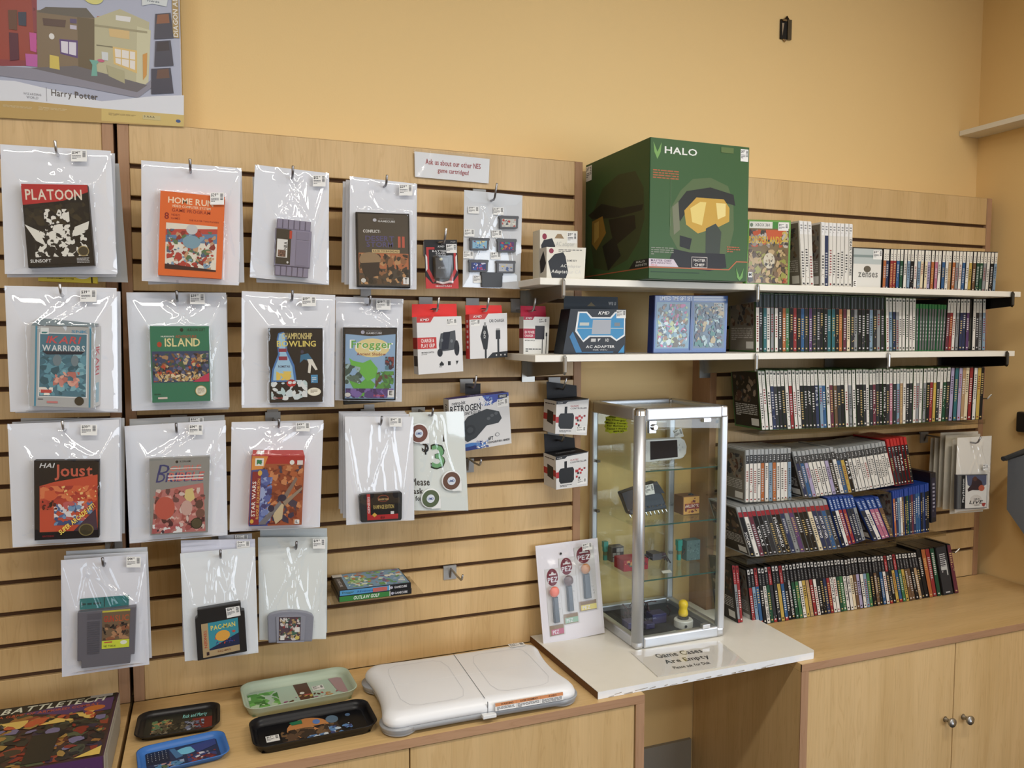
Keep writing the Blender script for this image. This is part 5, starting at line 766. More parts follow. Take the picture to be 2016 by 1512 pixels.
# two flat cases on a clear shelf
zA = wp(667, 1180, -.14)[2]
a, b_ = wp(667, 1184, -.15), wp(811, 1172, -.15); zb = (a[2]+b_[2])/2
q = MB(); q.box(a[0]-.02, wp(833, 1157, -.15)[0], -.15, .008, zb-.0035, zb-.0005); q.box(a[0]-.02, wp(833, 1157, -.15)[0], -.0035, -.0005, zb-.03, zb); tag(q.build('acrylic_shelf', 'acrylic'), 'clear acrylic shelf carrying two flat game cases', 'shelf', 'clear acrylic slatwall shelves')
for i, (lab, z0, sc, A) in enumerate((('lower flat black case with a green spine', zb, (54, 130, 60), [('t', 'OUTLAW GOLF', .2, .2, .55, .8, (225, 230, 225), 0, .2), ('e', .73, .5, .02, .25, (170, 170, 190)), ('t', 'GAMECUBE', .76, .3, .94, .7, (214, 214, 220))]),
                                      ('upper flat black case with a blue spine and cartoon cover', zb+.0153, (74, 150, 206), [('t', 'Frogger', .04, .25, .2, .75, (60, 90, 50)), ('t', 'Adventures', .24, .3, .48, .7, (40, 80, 150)), ('r', .46, .2, .66, .9, (196, 96, 90)), ('e', .72, .5, .02, .25, (170, 170, 190)), ('t', 'GAMECUBE', .76, .3, .94, .7, (214, 214, 220))]))):
    x0, x1 = a[0]+.0015*i, b_[0]-.0015*i; q = MB(); q.box(x0, x1, -.148, -.012, z0, z0+.0148, S((24, 24, 26))); o = bevel(tag(q.build('game_case', 'plastic'), lab+' on a clear shelf', 'game case', 'flat game cases'), .001, 1)
    q = MB(); P = Panel([(x0, -.148, z0+.0148), (x1, -.148, z0+.0148), (x1, -.148, z0), (x0, -.148, z0)]); q.art(P, [('r', .01, .06, .69, .94, sc), ('r', .69, .06, .7, .94, (225, 225, 225)), ('r', .7, .06, .99, .94, (28, 28, 32))]+A, .0002); q.build('spine_insert', 'lacquer', o)
    if i: q = MB(); P = Panel([(x0, -.012, z0+.0148), (x1, -.012, z0+.0148), (x1, -.148, z0+.0148), (x0, -.148, z0+.0148)]); q.art(P, [('r', .02, .02, .98, .98, (112, 160, 200)), ('r', .02, .02, .12, .98, (58, 58, 64)), ('t', 'GAMECUBE', .04, .3, .08, .8, (180, 180, 186), 90), ('s', 71, 50, .14, .05, .96, .95, .08, [(130, 190, 110), (150, 180, 210), (96, 160, 90), (206, 120, 70), (120, 90, 140), (226, 230, 220)]), ('r', .0, .02, .14, .2, (214, 214, 212)), ('s', 72, 26, .16, .2, .45, .9, .06, [(160, 206, 130), (120, 180, 100), (226, 236, 214)])], .0003); q.build('cover_print', 'lacquer', o)
# bagged disc games at the right end
def ps1(P, dep, t):
    q = MB(); q.slab(P, -dep, 0, S((70, 70, 74)), .001); g = q.build('jewel_case', 'gloss', t); q = MB()
    q.art(P, [('r', .02, .02, .98, .98, (226, 224, 218)), ('r', .02, .02, .14, .98, (90, 92, 94)), ('r', .14, .02, .27, .98, (24, 24, 26)), ('t', 'PlayStation', .17, .12, .25, .8, (226, 226, 226), -90), ('p', [(.3, .02), (.96, .02), (.96, .3), (.6, .45), (.34, .3)], (84, 90, 120)), ('p', [(.5, .1), (.62, .08), (.8, .2), (.86, .4), (.7, .46), (.5, .45), (.36, .5), (.34, .42), (.46, .3)], (60, 40, 44)), ('e', .8, .4, .1, .09, (196, 90, 60)), ('e', .58, .12, .07, .07, (96, 60, 48)), ('e', .62, .76, .2, .17, (214, 208, 200)), ('t', 'NBA', .55, .7, .75, .74, (30, 30, 30)), ('t', 'LIVE', .4, .76, .86, .86, (24, 24, 26), 0, .2), ('t', '2002', .57, .88, .74, .92, (60, 60, 60)), ('s', 73, 5, .82, .84, .95, .97, .06, [(180, 60, 50)])], .0003); q.build('cover_print', 'lacquer', g)
bagged('bagged_game', 'bagged basketball disc case hanging near the right-hand corner', [(1885, 862), (1952.5, 858), (1947, 1002), (1879.6, 1009.5)], -0.19, [(1884.5, 935), (1944.5, 934), (1943, 1000), (1883.5, 1003)], 0.011, None, (1917, 872, 'dark bent hook above the bagged basketball disc case'), (1935, 914, 1945, 926), '9', 22, cart=ps1, tipz=.02, tint=(220, 216, 208), group='bagged disc games by the corner')
for i, (x0, y0, x1, y1, Y, lab) in enumerate(((1876, 866, 1940, 1012, -.165, 'nearest'), (1862, 857, 1930, 1003, -.14, 'second'), (1852, 852, 1926, 999, -.115, 'third'), (1841, 862, 1905, 1000, -.09, 'fourth'), (1833, 862, 1895, 990, -.065, 'farthest'))):
    spare('%s of the pale bagged boards fanned behind the basketball disc case' % lab, [(x0, y0), (x1, y0-3), (x1-5, y1-5), (x0-6, y1)], Y, (212, 206, 192), grp='bagged disc games by the corner')
# ------------------------------------------------------------------ the big green helmet box
t = thing('helmet_box', 'large green glossy carton picturing a helmet with an amber visor', 'box', (1.25, -0.12, 1.0675)); x0, x1, y0, y1, z0, z1 = 1.094, 1.410, -0.30, 0.075, 1.0675, 1.437
q = MB(); q.box(x0, x1, y0, y1, z0, z1, S((46, 84, 50))); bevel(q.build('carton', 'lacquer', t), .0025)
F = Panel([(x0, y0, z1), (x1, y0, z1), (x1, y0, z0), (x0, y0, z0)]); Lf = Panel([(x0, y1, z1), (x0, y0, z1), (x0, y0, z0), (x0, y1, z0)])
OG = [(52, 78, 40), (86, 108, 62), (84, 106, 64)]
q = MB(); q.art(F, [('r', .004, .003, .996, .997, (56, 96, 46)), ('t', 'HALO', .14, .055, .46, .105, (232, 234, 230)), ('p', [(.03, .03), (.07, .1), (.11, .03), (.1, .1), (.07, .15), (.04, .1)], (120, 170, 84)), ('d', .03, .22, .28, .29, 4, (176, 92, 50)),
  ('p', [(.3, .36), (.42, .27), (.6, .25), (.78, .3), (.84, .42), (.85, .62), (.8, .78), (.66, .86), (.45, .86), (.28, .78), (.2, .68), (.2, .5)], OG[1]), ('p', [(.24, .48), (.36, .36), (.6, .32), (.84, .36), (.86, .44), (.6, .4), (.4, .46), (.3, .58)], (40, 40, 34)), ('p', [(.34, .5), (.46, .4), (.74, .4), (.8, .46), (.8, .56), (.7, .6), (.48, .66), (.36, .6)], (206, 160, 50)), ('p', [(.4, .48), (.5, .43), (.56, .43), (.52, .6), (.42, .58)], (232, 206, 110)), ('p', [(.66, .43), (.76, .43), (.76, .52), (.68, .55)], (236, 214, 130)), ('p', [(.56, .62), (.66, .58), (.72, .64), (.7, .86), (.56, .86)], (58, 66, 56)), ('p', [(.3, .68), (.42, .7), (.4, .78), (.3, .76)], (34, 34, 34)), ('p', [(.22, .48), (.28, .44), (.3, .64), (.24, .68)], (120, 124, 96)),
  ('p', [(.24, .78), (.4, .8), (.76, .8), (.78, .9), (.6, .93), (.3, .91), (.2, .86)], (32, 30, 34)), ('r', .42, .83, .58, .91, (190, 180, 176)), ('r', .425, .835, .575, .905, (40, 32, 34)), ('t', 'MASTER', .44, .845, .56, .865, (226, 220, 214)), ('t', 'CHIEF', .45, .878, .55, .898, (226, 220, 214)), ('d', .02, .77, .24, .83, 4, (130, 140, 120)), ('p', [(0, .855), (.24, .855), (.29, .91), (0, .91)], (214, 200, 214)), ('t', 'MASTER CHIEF', .02, .86, .22, .875, (90, 70, 100)), ('t', 'JEFE MAESTRO', .02, .88, .22, .893, (90, 70, 100)), ('d', .02, .897, .2, .907, 1, (220, 120, 130)),
  ('p', [(0, .912), (.8, .912), (.88, .85), (1, .85), (1, .858), (.885, .858), (.805, .92), (0, .92)], (196, 104, 60)), ('p', [(.88, .9), (.92, .97), (.96, .9), (.95, .97), (.92, 1 - .005), (.89, .97)], (110, 170, 84)), ('d', .78, .74, .92, .79, 3, (186, 100, 60)), ('r', .7, .02, .83, .06, (96, 120, 60)), ('r', .02, .945, .5, .95, (36, 70, 40)), ('r', .2, .24, .203, .62, (110, 140, 100))], .0004); q.build('front_print', 'lacquer', t)
q = MB(); q.art(Lf, [('r', .003, .003, .997, .997, (54, 86, 44)), ('p', [(.12, .42), (.3, .24), (.55, .18), (.8, .2), (.92, .34), (.94, .56), (.86, .72), (.7, .84), (.4, .9), (.16, .86), (.1, .66)], (56, 66, 34)), ('p', [(.05, .42), (.28, .36), (.6, .44), (.92, .46), (.9, .5), (.5, .5), (.12, .46)], (34, 34, 24)), ('p', [(.12, .48), (.3, .46), (.36, .6), (.2, .72), (.12, .66)], (140, 104, 34)), ('p', [(.16, .5), (.24, .49), (.24, .62), (.16, .66)], (176, 140, 60)), ('p', [(.4, .5), (.8, .52), (.82, .62), (.5, .72), (.44, .6)], (34, 32, 22)), ('p', [(.3, .7), (.5, .64), (.6, .8), (.4, .9)], (30, 32, 26)), ('p', [(.74, .9), (.8, .855), (1, .855), (1, .912), (.72, .912)], (28, 30, 30)), ('t', 'HALO', .83, .862, .95, .877, (200, 204, 200)), ('t', 'INFINITE', .82, .886, .98, .902, (170, 174, 170)), ('p', [(0, .918), (1, .914), (1, .922), (0, .926)], (170, 90, 54))], .0004); q.build('side_print', 'card', t)
sticker(F, .905, .02, .985, .11, '149', t, .0012); sticker(Lf, .01, .02, .11, .14, '149', t, .0012)

# ------------------------------------------------------------------ toy box on top of the left panels
x1 = wp(360, 247, -.004)[0]; t = thing('toy_box', 'large boxed toy house playset standing on top of the left panels', 'box', (x1-.3, .02, ZT+.0012)); x0, zb_, zt_ = x1-.62, ZT+.0012, ZT+.43
q = MB(); q.box(x0, x1, -.004, .088, zb_, zt_, S((200, 196, 200))); bevel(q.build('carton', 'card', t), .002)
u = lambda px, py: ((wp(px, py, -.004)[0]-x0)/(x1-x0), (zt_-wp(px, py, -.004)[2])/(zt_-zb_))
def uv(*pts): return [u(a, b) for a, b in pts]
def ru(a, b, c, d, col): p, q_ = u(a, b), u(c, d); return ('r', p[0], p[1], q_[0], q_[1], col)
F = Panel([(x0, -.004, zt_), (x1, -.004, zt_), (x1, -.004, zb_), (x0, -.004, zb_)]); A = [('r', .003, .003, .997, .997, (176, 182, 206))]
A += [('p', uv((-150, -120), (70, -120), (75, 130), (-150, 130)), (150, 60, 66)), ('p', uv((-150, -30), (60, -30), (70, 120), (-150, 110)), (166, 66, 50)), ('s', 81, 26, .5, .45, .72, .78, .03, [(190, 90, 60), (120, 50, 50), (90, 60, 90), (170, 80, 90)]),
  ('p', uv((72, 20), (168, 18), (186, 36), (188, 150), (155, 160), (74, 134)), (134, 112, 84)), ('p', uv((72, 24), (90, 14), (170, 16), (187, 36), (152, 34)), (104, 96, 84)), ('p', uv((152, 34), (187, 38), (188, 150), (155, 160)), (110, 92, 62)), ('p', uv((186, 36), (236, 18), (294, 44), (290, 170), (262, 172), (186, 140)), (190, 184, 146)), ('p', uv((270, 52), (297, 60), (292, 168), (268, 172)), (206, 202, 164)),
  ('p', uv((117, 77), (153, 80), (153, 115), (119, 106)), (96, 66, 130)), ('p', uv((120, 81), (150, 84), (150, 110), (121, 103)), (220, 216, 230)), ('p', uv((134, 82), (136, 82), (136, 108), (134, 108)), (96, 66, 130)), ('p', uv((222, 92), (270, 100), (270, 145), (224, 126)), (226, 190, 110)), ('p', uv((226, 96), (266, 103), (266, 138), (228, 124)), (232, 226, 220)), ('p', uv((214, 56), (255, 60), (255, 78), (216, 72)), (220, 186, 120)), ('p', uv((228, 30), (258, 34), (256, 44), (228, 40)), (226, 226, 226)), ('p', uv((138, 37), (151, 38), (151, 47), (138, 45)), (96, 80, 120)), ('p', uv((138, 49), (151, 51), (151, 59), (138, 57)), (196, 190, 210)), ('p', uv((186, 48), (290, 62), (290, 66), (186, 52)), (160, 152, 116)), ('p', uv((190, 88), (222, 92), (222, 94), (190, 90)), (120, 112, 84)), ('p', uv((238, 96), (240, 96), (240, 134), (238, 132)), (226, 190, 110)), ('p', uv((254, 99), (256, 99), (256, 137), (254, 136)), (226, 190, 110)), ('p', uv((226, 112), (266, 118), (266, 120), (226, 114)), (226, 190, 110)), ('p', uv((84, 36), (130, 40), (128, 54), (86, 50)), (96, 70, 60)), ('e', *u(102, 72), .009, .016, (226, 224, 222)), ('p', uv((16, 20), (34, 20), (34, 60), (18, 58)), (110, 70, 50)), ('p', uv((36, 24), (52, 24), (52, 52), (37, 50)), (60, 66, 84)), ('p', uv((18, 64), (36, 66), (38, 118), (20, 120)), (96, 40, 56)), ('p', uv((58, 64), (72, 66), (72, 104), (60, 100)), (206, 80, 160)), ('p', uv((281, 108), (290, 104), (289, 148), (282, 158)), (216, 150, 60)), ('p', uv((200, 102), (213, 104), (213, 120), (201, 118)), (210, 216, 220)),
  ('p', uv((-150, 120), (60, 134), (150, 148), (270, 180), (297, 158), (300, 172), (272, 193), (150, 170), (24, 153), (-150, 130)), (142, 140, 156)), ('p', uv((60, 134), (150, 130), (290, 168), (270, 182)), (110, 104, 108)), ('p', uv((98, 108), (116, 112), (118, 138), (98, 134)), (216, 192, 80)), ('p', uv((50, 106), (74, 108), (74, 132), (52, 130)), (196, 90, 170)), ('p', uv((176, 118), (196, 120), (190, 128), (192, 150), (180, 150), (182, 128)), (110, 176, 160)), ('e', *u(199, 120), .012, .008, (206, 90, 130)), ('p', uv((210, 128), (245, 140), (246, 165), (214, 150)), (176, 170, 130)),
  ('p', uv((-150, 150), (30, 160), (200, 200), (300, 190), (362, 188), (362, 228), (200, 214), (-150, 196)), (222, 226, 236)), ('p', uv((-150, 196), (60, 200), (200, 214), (362, 227), (362, 250), (-150, 225)), (196, 160, 90)), ('p', uv((200, 214), (362, 227), (362, 250), (200, 238)), (214, 186, 106))]
ta = u(101, 176); tb = u(193, 202); A += [('t', 'Harry Potter', ta[0], ta[1], tb[0], tb[1], (96, 88, 84))]
ta = u(46, 182); tb = u(82, 197); A += [('t', 'WIZARDING', ta[0], ta[1], tb[0], ta[1]+(tb[1]-ta[1])*.4, (140, 140, 150)), ('t', 'WORLD', ta[0]+.01, ta[1]+(tb[1]-ta[1])*.55, tb[0]-.01, tb[1], (140, 140, 150))]
ta = u(91, 172); A += [('r', ta[0], ta[1], ta[0]+.0016, ta[1]+.075, (140, 140, 150)), ru(336, -100, 353, 76, (176, 146, 86))]
ta = u(339, -28); tb = u(351, 74); A += [('t', 'DIAGON ALLEY', ta[0], ta[1], tb[0], tb[1], (232, 228, 220), -90)]
ta = u(172, -8); A += [('e', ta[0]+.02, ta[1], .035, .042, (222, 216, 120)), ('p', uv((278, -20), (334, -20), (328, 14), (300, 8), (280, 12)), (214, 222, 226))]
ta = u(290, 0); tb = u(314, 7); A += [('t', 'minis', ta[0], ta[1], tb[0], tb[1], (90, 100, 120))]
tb = u(351, 239); A += [('e', tb[0], tb[1], .009, .009, (60, 90, 150)), ('d', *u(6, 206), *u(64, 216), 3, (214, 190, 140)), ('d', *u(76, 210), *u(132, 222), 3, (214, 190, 140)), ('d', *u(214, 222), *u(268, 232), 3, (176, 150, 90))]
ta = u(281, 226); tb = u(316, 238); A += [('r', ta[0], ta[1], tb[0], tb[1], (206, 190, 130)), ('t', '3 AAA', ta[0]+.004, ta[1]+.004, tb[0]-.02, ta[1]+.014, (90, 80, 60))]
# plain striped column where the box shows licensed figures
for i, c in enumerate(((150, 92, 60), (60, 50, 56), (110, 76, 60))): A += [('p', uv((306+(-8 if i == 2 else 0), 28+i*54), (336, 26+i*54), (342, 76+i*54), (304+(-6 if i == 2 else 0), 78+i*54)), (70, 68, 84)), ('p', uv((310, 30+i*54), (332, 28+i*54), (334, 46+i*54), (308, 48+i*54)), c)]
q = MB(); q.art(F, A, .0003); q.build('box_print', 'lacquer', t)
q = MB(); q.art(Panel([(x1, -.004, zt_), (x1, .088, zt_), (x1, .088, zb_), (x1, -.004, zb_)]), [('r', .02, .01, .98, .99, (206, 170, 96))], .0003); q.build('side_print', 'card', t)

# ------------------------------------------------------------------ board game on the left cabinet
t = thing('board_game_box', 'shrink-wrapped battle board game box lying on the left cabinet', 'box', (-.42, -.25, .0005)); x0, x1, y0, y1, zt = -.60, -.212, -.405, -.105, .075
q = MB(); q.box(x0, x1, y0, y1, .0005, zt, S((70, 44, 60))); bevel(q.build('carton', 'card', t), .002)
F = Panel([(x0, y1, zt), (x1, y1, zt), (x1, y0, zt), (x0, y0, zt)]); cs = [(70, 60, 46), (100, 56, 40), (150, 66, 44), (74, 76, 58), (60, 50, 70), (50, 44, 40), (160, 110, 50), (88, 94, 66), (44, 40, 36), (60, 56, 44)]
q = MB(); q.art(F, [('r', .005, .005, .995, .995, (74, 50, 44)), ('s', 90, 120, .02, .14, .98, .98, .09, cs), ('r', .01, .01, .99, .15, (40, 40, 38)), ('p', [(.5, .15), (.98, .08), (.98, .3), (.8, .3)], (92, 60, 110)), ('t', 'BATTLETECH', .40, .035, .94, .125, (222, 226, 206), 0, .2), ('t', 'A GAME OF ARMORED COMBAT', .40, .15, .91, .19, (196, 84, 50)), ('e', .89, .235, .055, .045, (206, 110, 40)), ('s', 91, 46, .3, .25, .96, .95, .06, [(120, 112, 150), (40, 38, 36), (166, 130, 60), (140, 50, 36), (56, 54, 46), (50, 46, 42)]), ('s', 92, 14, .35, .28, .9, .4, .07, [(226, 190, 90), (200, 90, 50)]), ('r', .62, .55, .75, .95, (52, 48, 40)), ('p', [(.86, .98), (.98, .86), (.98, .98)], (226, 190, 80)), ('r', .85, .015, .97, .06, (214, 216, 216))], .0003); q.build('lid_print', 'lacquer', t)
F = Panel([(x0, y0, zt), (x1, y0, zt), (x1, y0, .0005), (x0, y0, .0005)]); q = MB(); q.art(F, [('r', .005, .01, .995, .99, (84, 48, 96)), ('s', 93, 40, .1, .1, .8, .95, .05, [(200, 110, 50), (60, 50, 40), (214, 170, 90), (70, 60, 90)]), ('t', 'BATTLETECH', .4, .25, .92, .6, (222, 222, 206), 0, .2)], .0003); q.build('front_print', 'lacquer', t)
q = MB(); q.box(x1, x1+.0015, y0+.002, y1, .001, zt-.001, S((158, 150, 136))); q.box(x1+.0015, x1+.004, y0+.03, y1-.04, .002, zt-.01, S((150, 142, 128))); q.build('side_flap', 'card', t)

# ------------------------------------------------------------------ trays
def tray(label, pts, art, rim, h=.018, zb=0.0005, group='printed metal trays'):
    c = [zp(x, y, zb+h*.8) for x, y in pts]; ce = sum(c)/4; eu = ((c[1]-c[0])+(c[2]-c[3]))/2; ev = ((c[3]-c[0])+(c[2]-c[1]))/2; W, D = np.linalg.norm(eu), np.linalg.norm(ev); eu /= W; ev = ev-eu*(ev@eu); ev /= np.linalg.norm(ev)
    def out(w, d, r, z, n=7):
        P_ = []
        for sx, sy, a0 in ((1, 1, 0), (-1, 1, 90), (-1, -1, 180), (1, -1, 270)):
            for k in range(n): a = math.radians(a0+90*k/(n-1)); P_.append(ce*np.array([1, 1, 0])+eu*(sx*(w/2-r)+r*math.cos(a))-ev*(sy*(d/2-r)+r*math.sin(a))*1+np.array([0, 0, z]))
        return P_
    R_ = min(W, D)*.22; L_ = [out(W-.022, D-.022, R_*.8, zb), out(W-.012, D-.012, R_*.9, zb+h*.5), out(W, D, R_, zb+h-.001), out(W+.002, D+.002, R_, zb+h), out(W-.003, D-.003, R_, zb+h+.0005), out(W-.014, D-.014, R_*.9, zb+h*.5), out(W-.022, D-.022, R_*.8, zb+.0018)]
    n = len(L_[0]); V = [p for r in L_ for p in r]; Fc = [(i*n+k, i*n+(k+1) % n, (i+1)*n+(k+1) % n, (i+1)*n+k) for i in range(len(L_)-1) for k in range(n)]+[tuple(range(n-1, -1, -1)), tuple(range((len(L_)-1)*n, len(L_)*n))]
    q = MB(); q.mesh(V, Fc, S(rim)); o = q.build('serving_tray', 'lacquer', smooth=True); tag(o, label, 'tray', group)
    w, d = W-.034, D-.026; P = Panel([ce*np.array([1, 1, 0])+eu*(-w/2)-ev*(d/2)+np.array([0, 0, zb+.002]), ce*np.array([1, 1, 0])+eu*(w/2)-ev*(d/2)+np.array([0, 0, zb+.002]), ce*np.array([1, 1, 0])+eu*(w/2)+ev*(d/2)+np.array([0, 0, zb+.002]), ce*np.array([1, 1, 0])-eu*(w/2)+ev*(d/2)+np.array([0, 0, zb+.002])])
    if P.n[2] < 0: P.n = -P.n
    q = MB(); q.art(P, art, .0003); q.build('tray_print', 'lacquer', o); return o, P
tray('small dark tray with a murky green and red space scene', [(271, 1405), (432, 1382), (433, 1430), (265, 1458)], [('r', .0, .0, 1, 1, (44, 46, 40)), ('r', .7, .35, 1, 1, (130, 36, 32)), ('s', 101, 30, .1, .2, .4, .8, .08, [(130, 150, 90), (200, 130, 80), (90, 130, 90), (60, 66, 54)]), ('s', 102, 40, .1, .45, .75, .98, .07, [(96, 88, 66), (60, 56, 44), (130, 120, 100), (40, 40, 36)]), ('s', 103, 24, .58, .45, .88, .9, .05, [(150, 160, 186), (110, 120, 150), (60, 60, 70)]), ('t', 'Rick and Morty', .55, .12, .92, .34, (130, 214, 210), 0, .2)], (30, 28, 28), h=.014)
tray('small blue tray with a starry cockpit scene at the picture bottom', [(269, 1474), (440, 1438), (453, 1484), (272, 1530)], [('r', 0, 0, 1, 1, (44, 56, 92)), ('r', 0, .0, .32, .6, (36, 44, 66)), ('e', .56, .28, .15, .17, (110, 196, 232)), ('p', [(.33, .05), (.4, .05), (.5, .5), (.4, .55)], (70, 120, 170)), ('s', 104, 26, .55, .5, .95, .95, .07, [(150, 96, 60), (206, 206, 220), (110, 44, 54), (60, 70, 130), (150, 60, 60)]), ('s', 105, 16, .05, .65, .5, .98, .08, [(150, 170, 206), (200, 150, 140), (90, 110, 70), (80, 140, 190)]), ('p', [(.62, .1), (.98, .0), (.98, .3), (.7, .5)], (56, 70, 140))]+[('e', .03+.05*i, .08+.09*j+.02*(i % 2), .005, .012, (220, 226, 236)) for i in range(6) for j in range(5)], (60, 110, 180), h=.014)
o, P = tray('large pale green tray with a brown column and green swirl', [(470, 1350), (682, 1313), (706, 1362), (484, 1404)], [('r', 0, 0, 1, 1, (178, 204, 186)), ('s', 106, 40, .0, .1, .3, .98, .09, [(84, 160, 66), (110, 190, 84), (60, 130, 50), (190, 220, 180)]), ('p', [(.48, 0), (.63, 0), (.64, .75), (.5, .7)], (90, 50, 40)), ('e', .54, .42, .025, .05, (226, 226, 220)), ('r', .0, .84, 1, 1, (116, 130, 70)), ('s', 107, 22, .25, .5, .9, .95, .05, [(196, 150, 96), (90, 60, 40), (110, 150, 190), (190, 80, 70), (200, 180, 80), (160, 80, 130)]), ('p', [(.86, .0), (1, .0), (1, .8), (.9, .6)], (176, 140, 146)), ('p', [(.6, .86), (.72, .8), (.75, .9), (.6, .97)], (220, 226, 226))], (176, 190, 170), h=.026)
s_ = MB(); sticker(P, .66, .22, .78, .42, '16', o, .001)
o, P = tray('large glossy black tray with orange and blue planets', [(491, 1416), (722, 1378), (744, 1427), (498, 1482)], [('r', 0, 0, 1, 1, (18, 18, 22)), ('e', .46, .38, .2, .4, (200, 130, 70)), ('s', 108, 40, .2, .35, .75, .85, .1, [(96, 70, 50), (60, 46, 36), (120, 88, 56), (34, 30, 30)]), ('e', .55, .2, .035, .1, (90, 130, 200)), ('e', .7, .22, .06, .16, (90, 116, 140)), ('e', .86, .16, .025, .06, (80, 110, 150)), ('s', 109, 14, .42, .7, .62, .95, .05, [(80, 130, 190), (206, 214, 220), (40, 60, 110)]), ('s', 110, 14, .64, .5, .86, .85, .05, [(90, 140, 200), (180, 200, 220), (60, 70, 130)]), ('p', [(.3, .06), (.42, .02), (.42, .18), (.32, .18)], (40, 120, 80))], (16, 16, 20), h=.022)
sticker(P, .06, .42, .18, .66, '14', o, .001)

# ------------------------------------------------------------------ white step board
t = thing('balance_board', 'white and grey plastic step board with two standing halves', 'step board', (.602, -.262, .0005)); cx, cy = .602, -.262; rot = math.radians(-1.2)
def bo(hx, hy, r, z, wst=.024, n=10):
    pts = []
    for sx, sy, a0 in ((1, 1, 0), (-1, 1, 90), (-1, -1, 180), (1, -1, 270)):
        for k in range(n): a = math.radians(a0+90*k/(n-1)); pts.append((sx*(hx-r)+r*math.cos(a), sy*(hy-r)+r*math.sin(a)))
    P_ = []   # add points along the edges so the waist can bend in
    for i in range(len(pts)):
        a, b = pts[i], pts[(i+1) % len(pts)]; m = 8 if math.dist(a, b) > .08 else 1
        for k in range(m): P_.append((a[0]+(b[0]-a[0])*k/m, a[1]+(b[1]-a[1])*k/m))
    R = []
    for x, y in P_:
        x2 = x-math.copysign(wst*(1-min(1, abs(y)/hy)**2)*min(1, abs(x)/(hx*.9))**6, x); y2 = y-math.copysign(.006*(1-min(1, abs(x)/hx)**2)*min(1, abs(y)/(hy*.9))**6, y)
        R.append((cx+x2*math.cos(rot)-y2*math.sin(rot), cy+x2*math.sin(rot)+y2*math.cos(rot), z))
    return R
def loft(q, Ls, col, cap0=True):
    n = len(Ls[0]); V = [p for r in Ls for p in r]; q.mesh(V, [(i*n+k, i*n+(k+1) % n, (i+1)*n+(k+1) % n, (i+1)*n+k) for i in range(len(Ls)-1) for k in range(n)]+([tuple(range(n-1, -1, -1))] if cap0 else [])+[tuple(range((len(Ls)-1)*n, len(Ls)*n))], col)
q = MB(); loft(q, [bo(.250, .156, .05, .0235), bo(.253, .159, .052, .0265), bo(.253, .159, .052, .034), bo(.249, .155, .05, .042), bo(.241, .147, .046, .0495), bo(.232, .138, .042, .0525), bo(.226, .132, .04, .0535)], S((230, 232, 236))); o = q.build('white_shell', 'plastic', t, smooth=True)
q = MB(); loft(q, [bo(.240, .146, .05, .0075), bo(.249, .155, .052, .0105), bo(.2515, .1575, .052, .0238)], S((158, 161, 166))); q.build('grey_base', 'plastic', t, smooth=True)
for sx in (-1, 1):
    for sy in (-1, 1):
        q = MB(); fx, fy = cx+sx*.204, cy+sy*.112; q.lathe((fx, fy, .0005), [(.032, 0), (.040, .003), (.042, .0065), (.041, .008), (.043, .0095), (.043, .013), (.046, .018), (.046, .021)], S((158, 160, 164)), 26); q.build('foot', 'plastic', t, smooth=True)
def L2(x, y, z=.0538): return np.array([cx+x*math.cos(rot)-y*math.sin(rot), cy+x*math.sin(rot)+y*math.cos(rot), z])
TP = Panel([L2(-.25, .155), L2(.25, .155), L2(.25, -.155), L2(-.25, -.155)]); q = MB(); 
def stroke(q, P, pts, w, col, h):
    for a, b in zip(pts[:-1], pts[1:]):
        d = np.array([(b[0]-a[0])*P.w, (b[1]-a[1])*P.hh]); n = np.linalg.norm(d); d /= n; ox, oy = -d[1]*w/P.w, d[0]*w/P.hh; q.face([P(a[0]-ox, a[1]-oy, h), P(a[0]+ox, a[1]+oy, h), P(b[0]+ox, b[1]+oy, h), P(b[0]-ox, b[1]-oy, h)], col)
stroke(q, TP, [(.5, .06), (.5, .955)], .0008, S((120, 122, 126)), .0002); stroke(q, TP, [(.08, .5), (.5, .5)], .0006, S((244, 246, 248)), .0002); stroke(q, TP, [(.5, .5), (.92, .5)], .0006, S((244, 246, 248)), .0002)
for x0 in (0, 1):
    f = lambda a: a if x0 == 0 else 1-a
    pts = [(f(.12), .3), (f(.12), .75), (f(.15), .86), (f(.19), .89), (f(.37), .89), (f(.41), .86), (f(.43), .75), (f(.43), .3), (f(.41), .18), (f(.37), .14), (f(.17), .14), (f(.13), .18), (f(.12), .3)]
    stroke(q, TP, pts, .0005, S((205, 207, 212)), .0002)
q.build('tread_lines', 'matte', t)
q = MB(); q.box(cx-.0008, cx+.0008, cy-.1535, cy-.1515, .024, .05, S((120, 122, 126))); q.build('centre_joint', 'matte', t)
a = L2(.02, -.1545, .046); e = L2(.195, -.1545, .046); b0 = L2(.195, -.1575, .028); b1 = L2(.02, -.1575, .028); nrm = np.array([0, -1.0, 0]); WP = Panel([a+nrm*.0035, e+nrm*.0035, b0+nrm*.0035, b1+nrm*.0035]); q = MB(); q.slab(WP, -.0045, 0, S((232, 232, 232))); q.art(WP, [('r', .0, .0, 1, .42, (222, 140, 84)), ('t', 'WARNING', .08, .1, .26, .34, (40, 30, 24)), ('t', 'AVERTISSEMENT', .36, .1, .62, .34, (40, 30, 24)), ('t', 'AVISO', .78, .1, .9, .34, (40, 30, 24)), ('r', .3, .0, .302, 1, (120, 110, 100)), ('r', .66, .0, .662, 1, (120, 110, 100)), ('d', .02, .48, .28, .95, 4, (110, 110, 112)), ('d', .32, .48, .64, .95, 4, (110, 110, 112)), ('d', .68, .48, .98, .95, 4, (110, 110, 112))], .0003); q.build('warning_label', 'card', t)
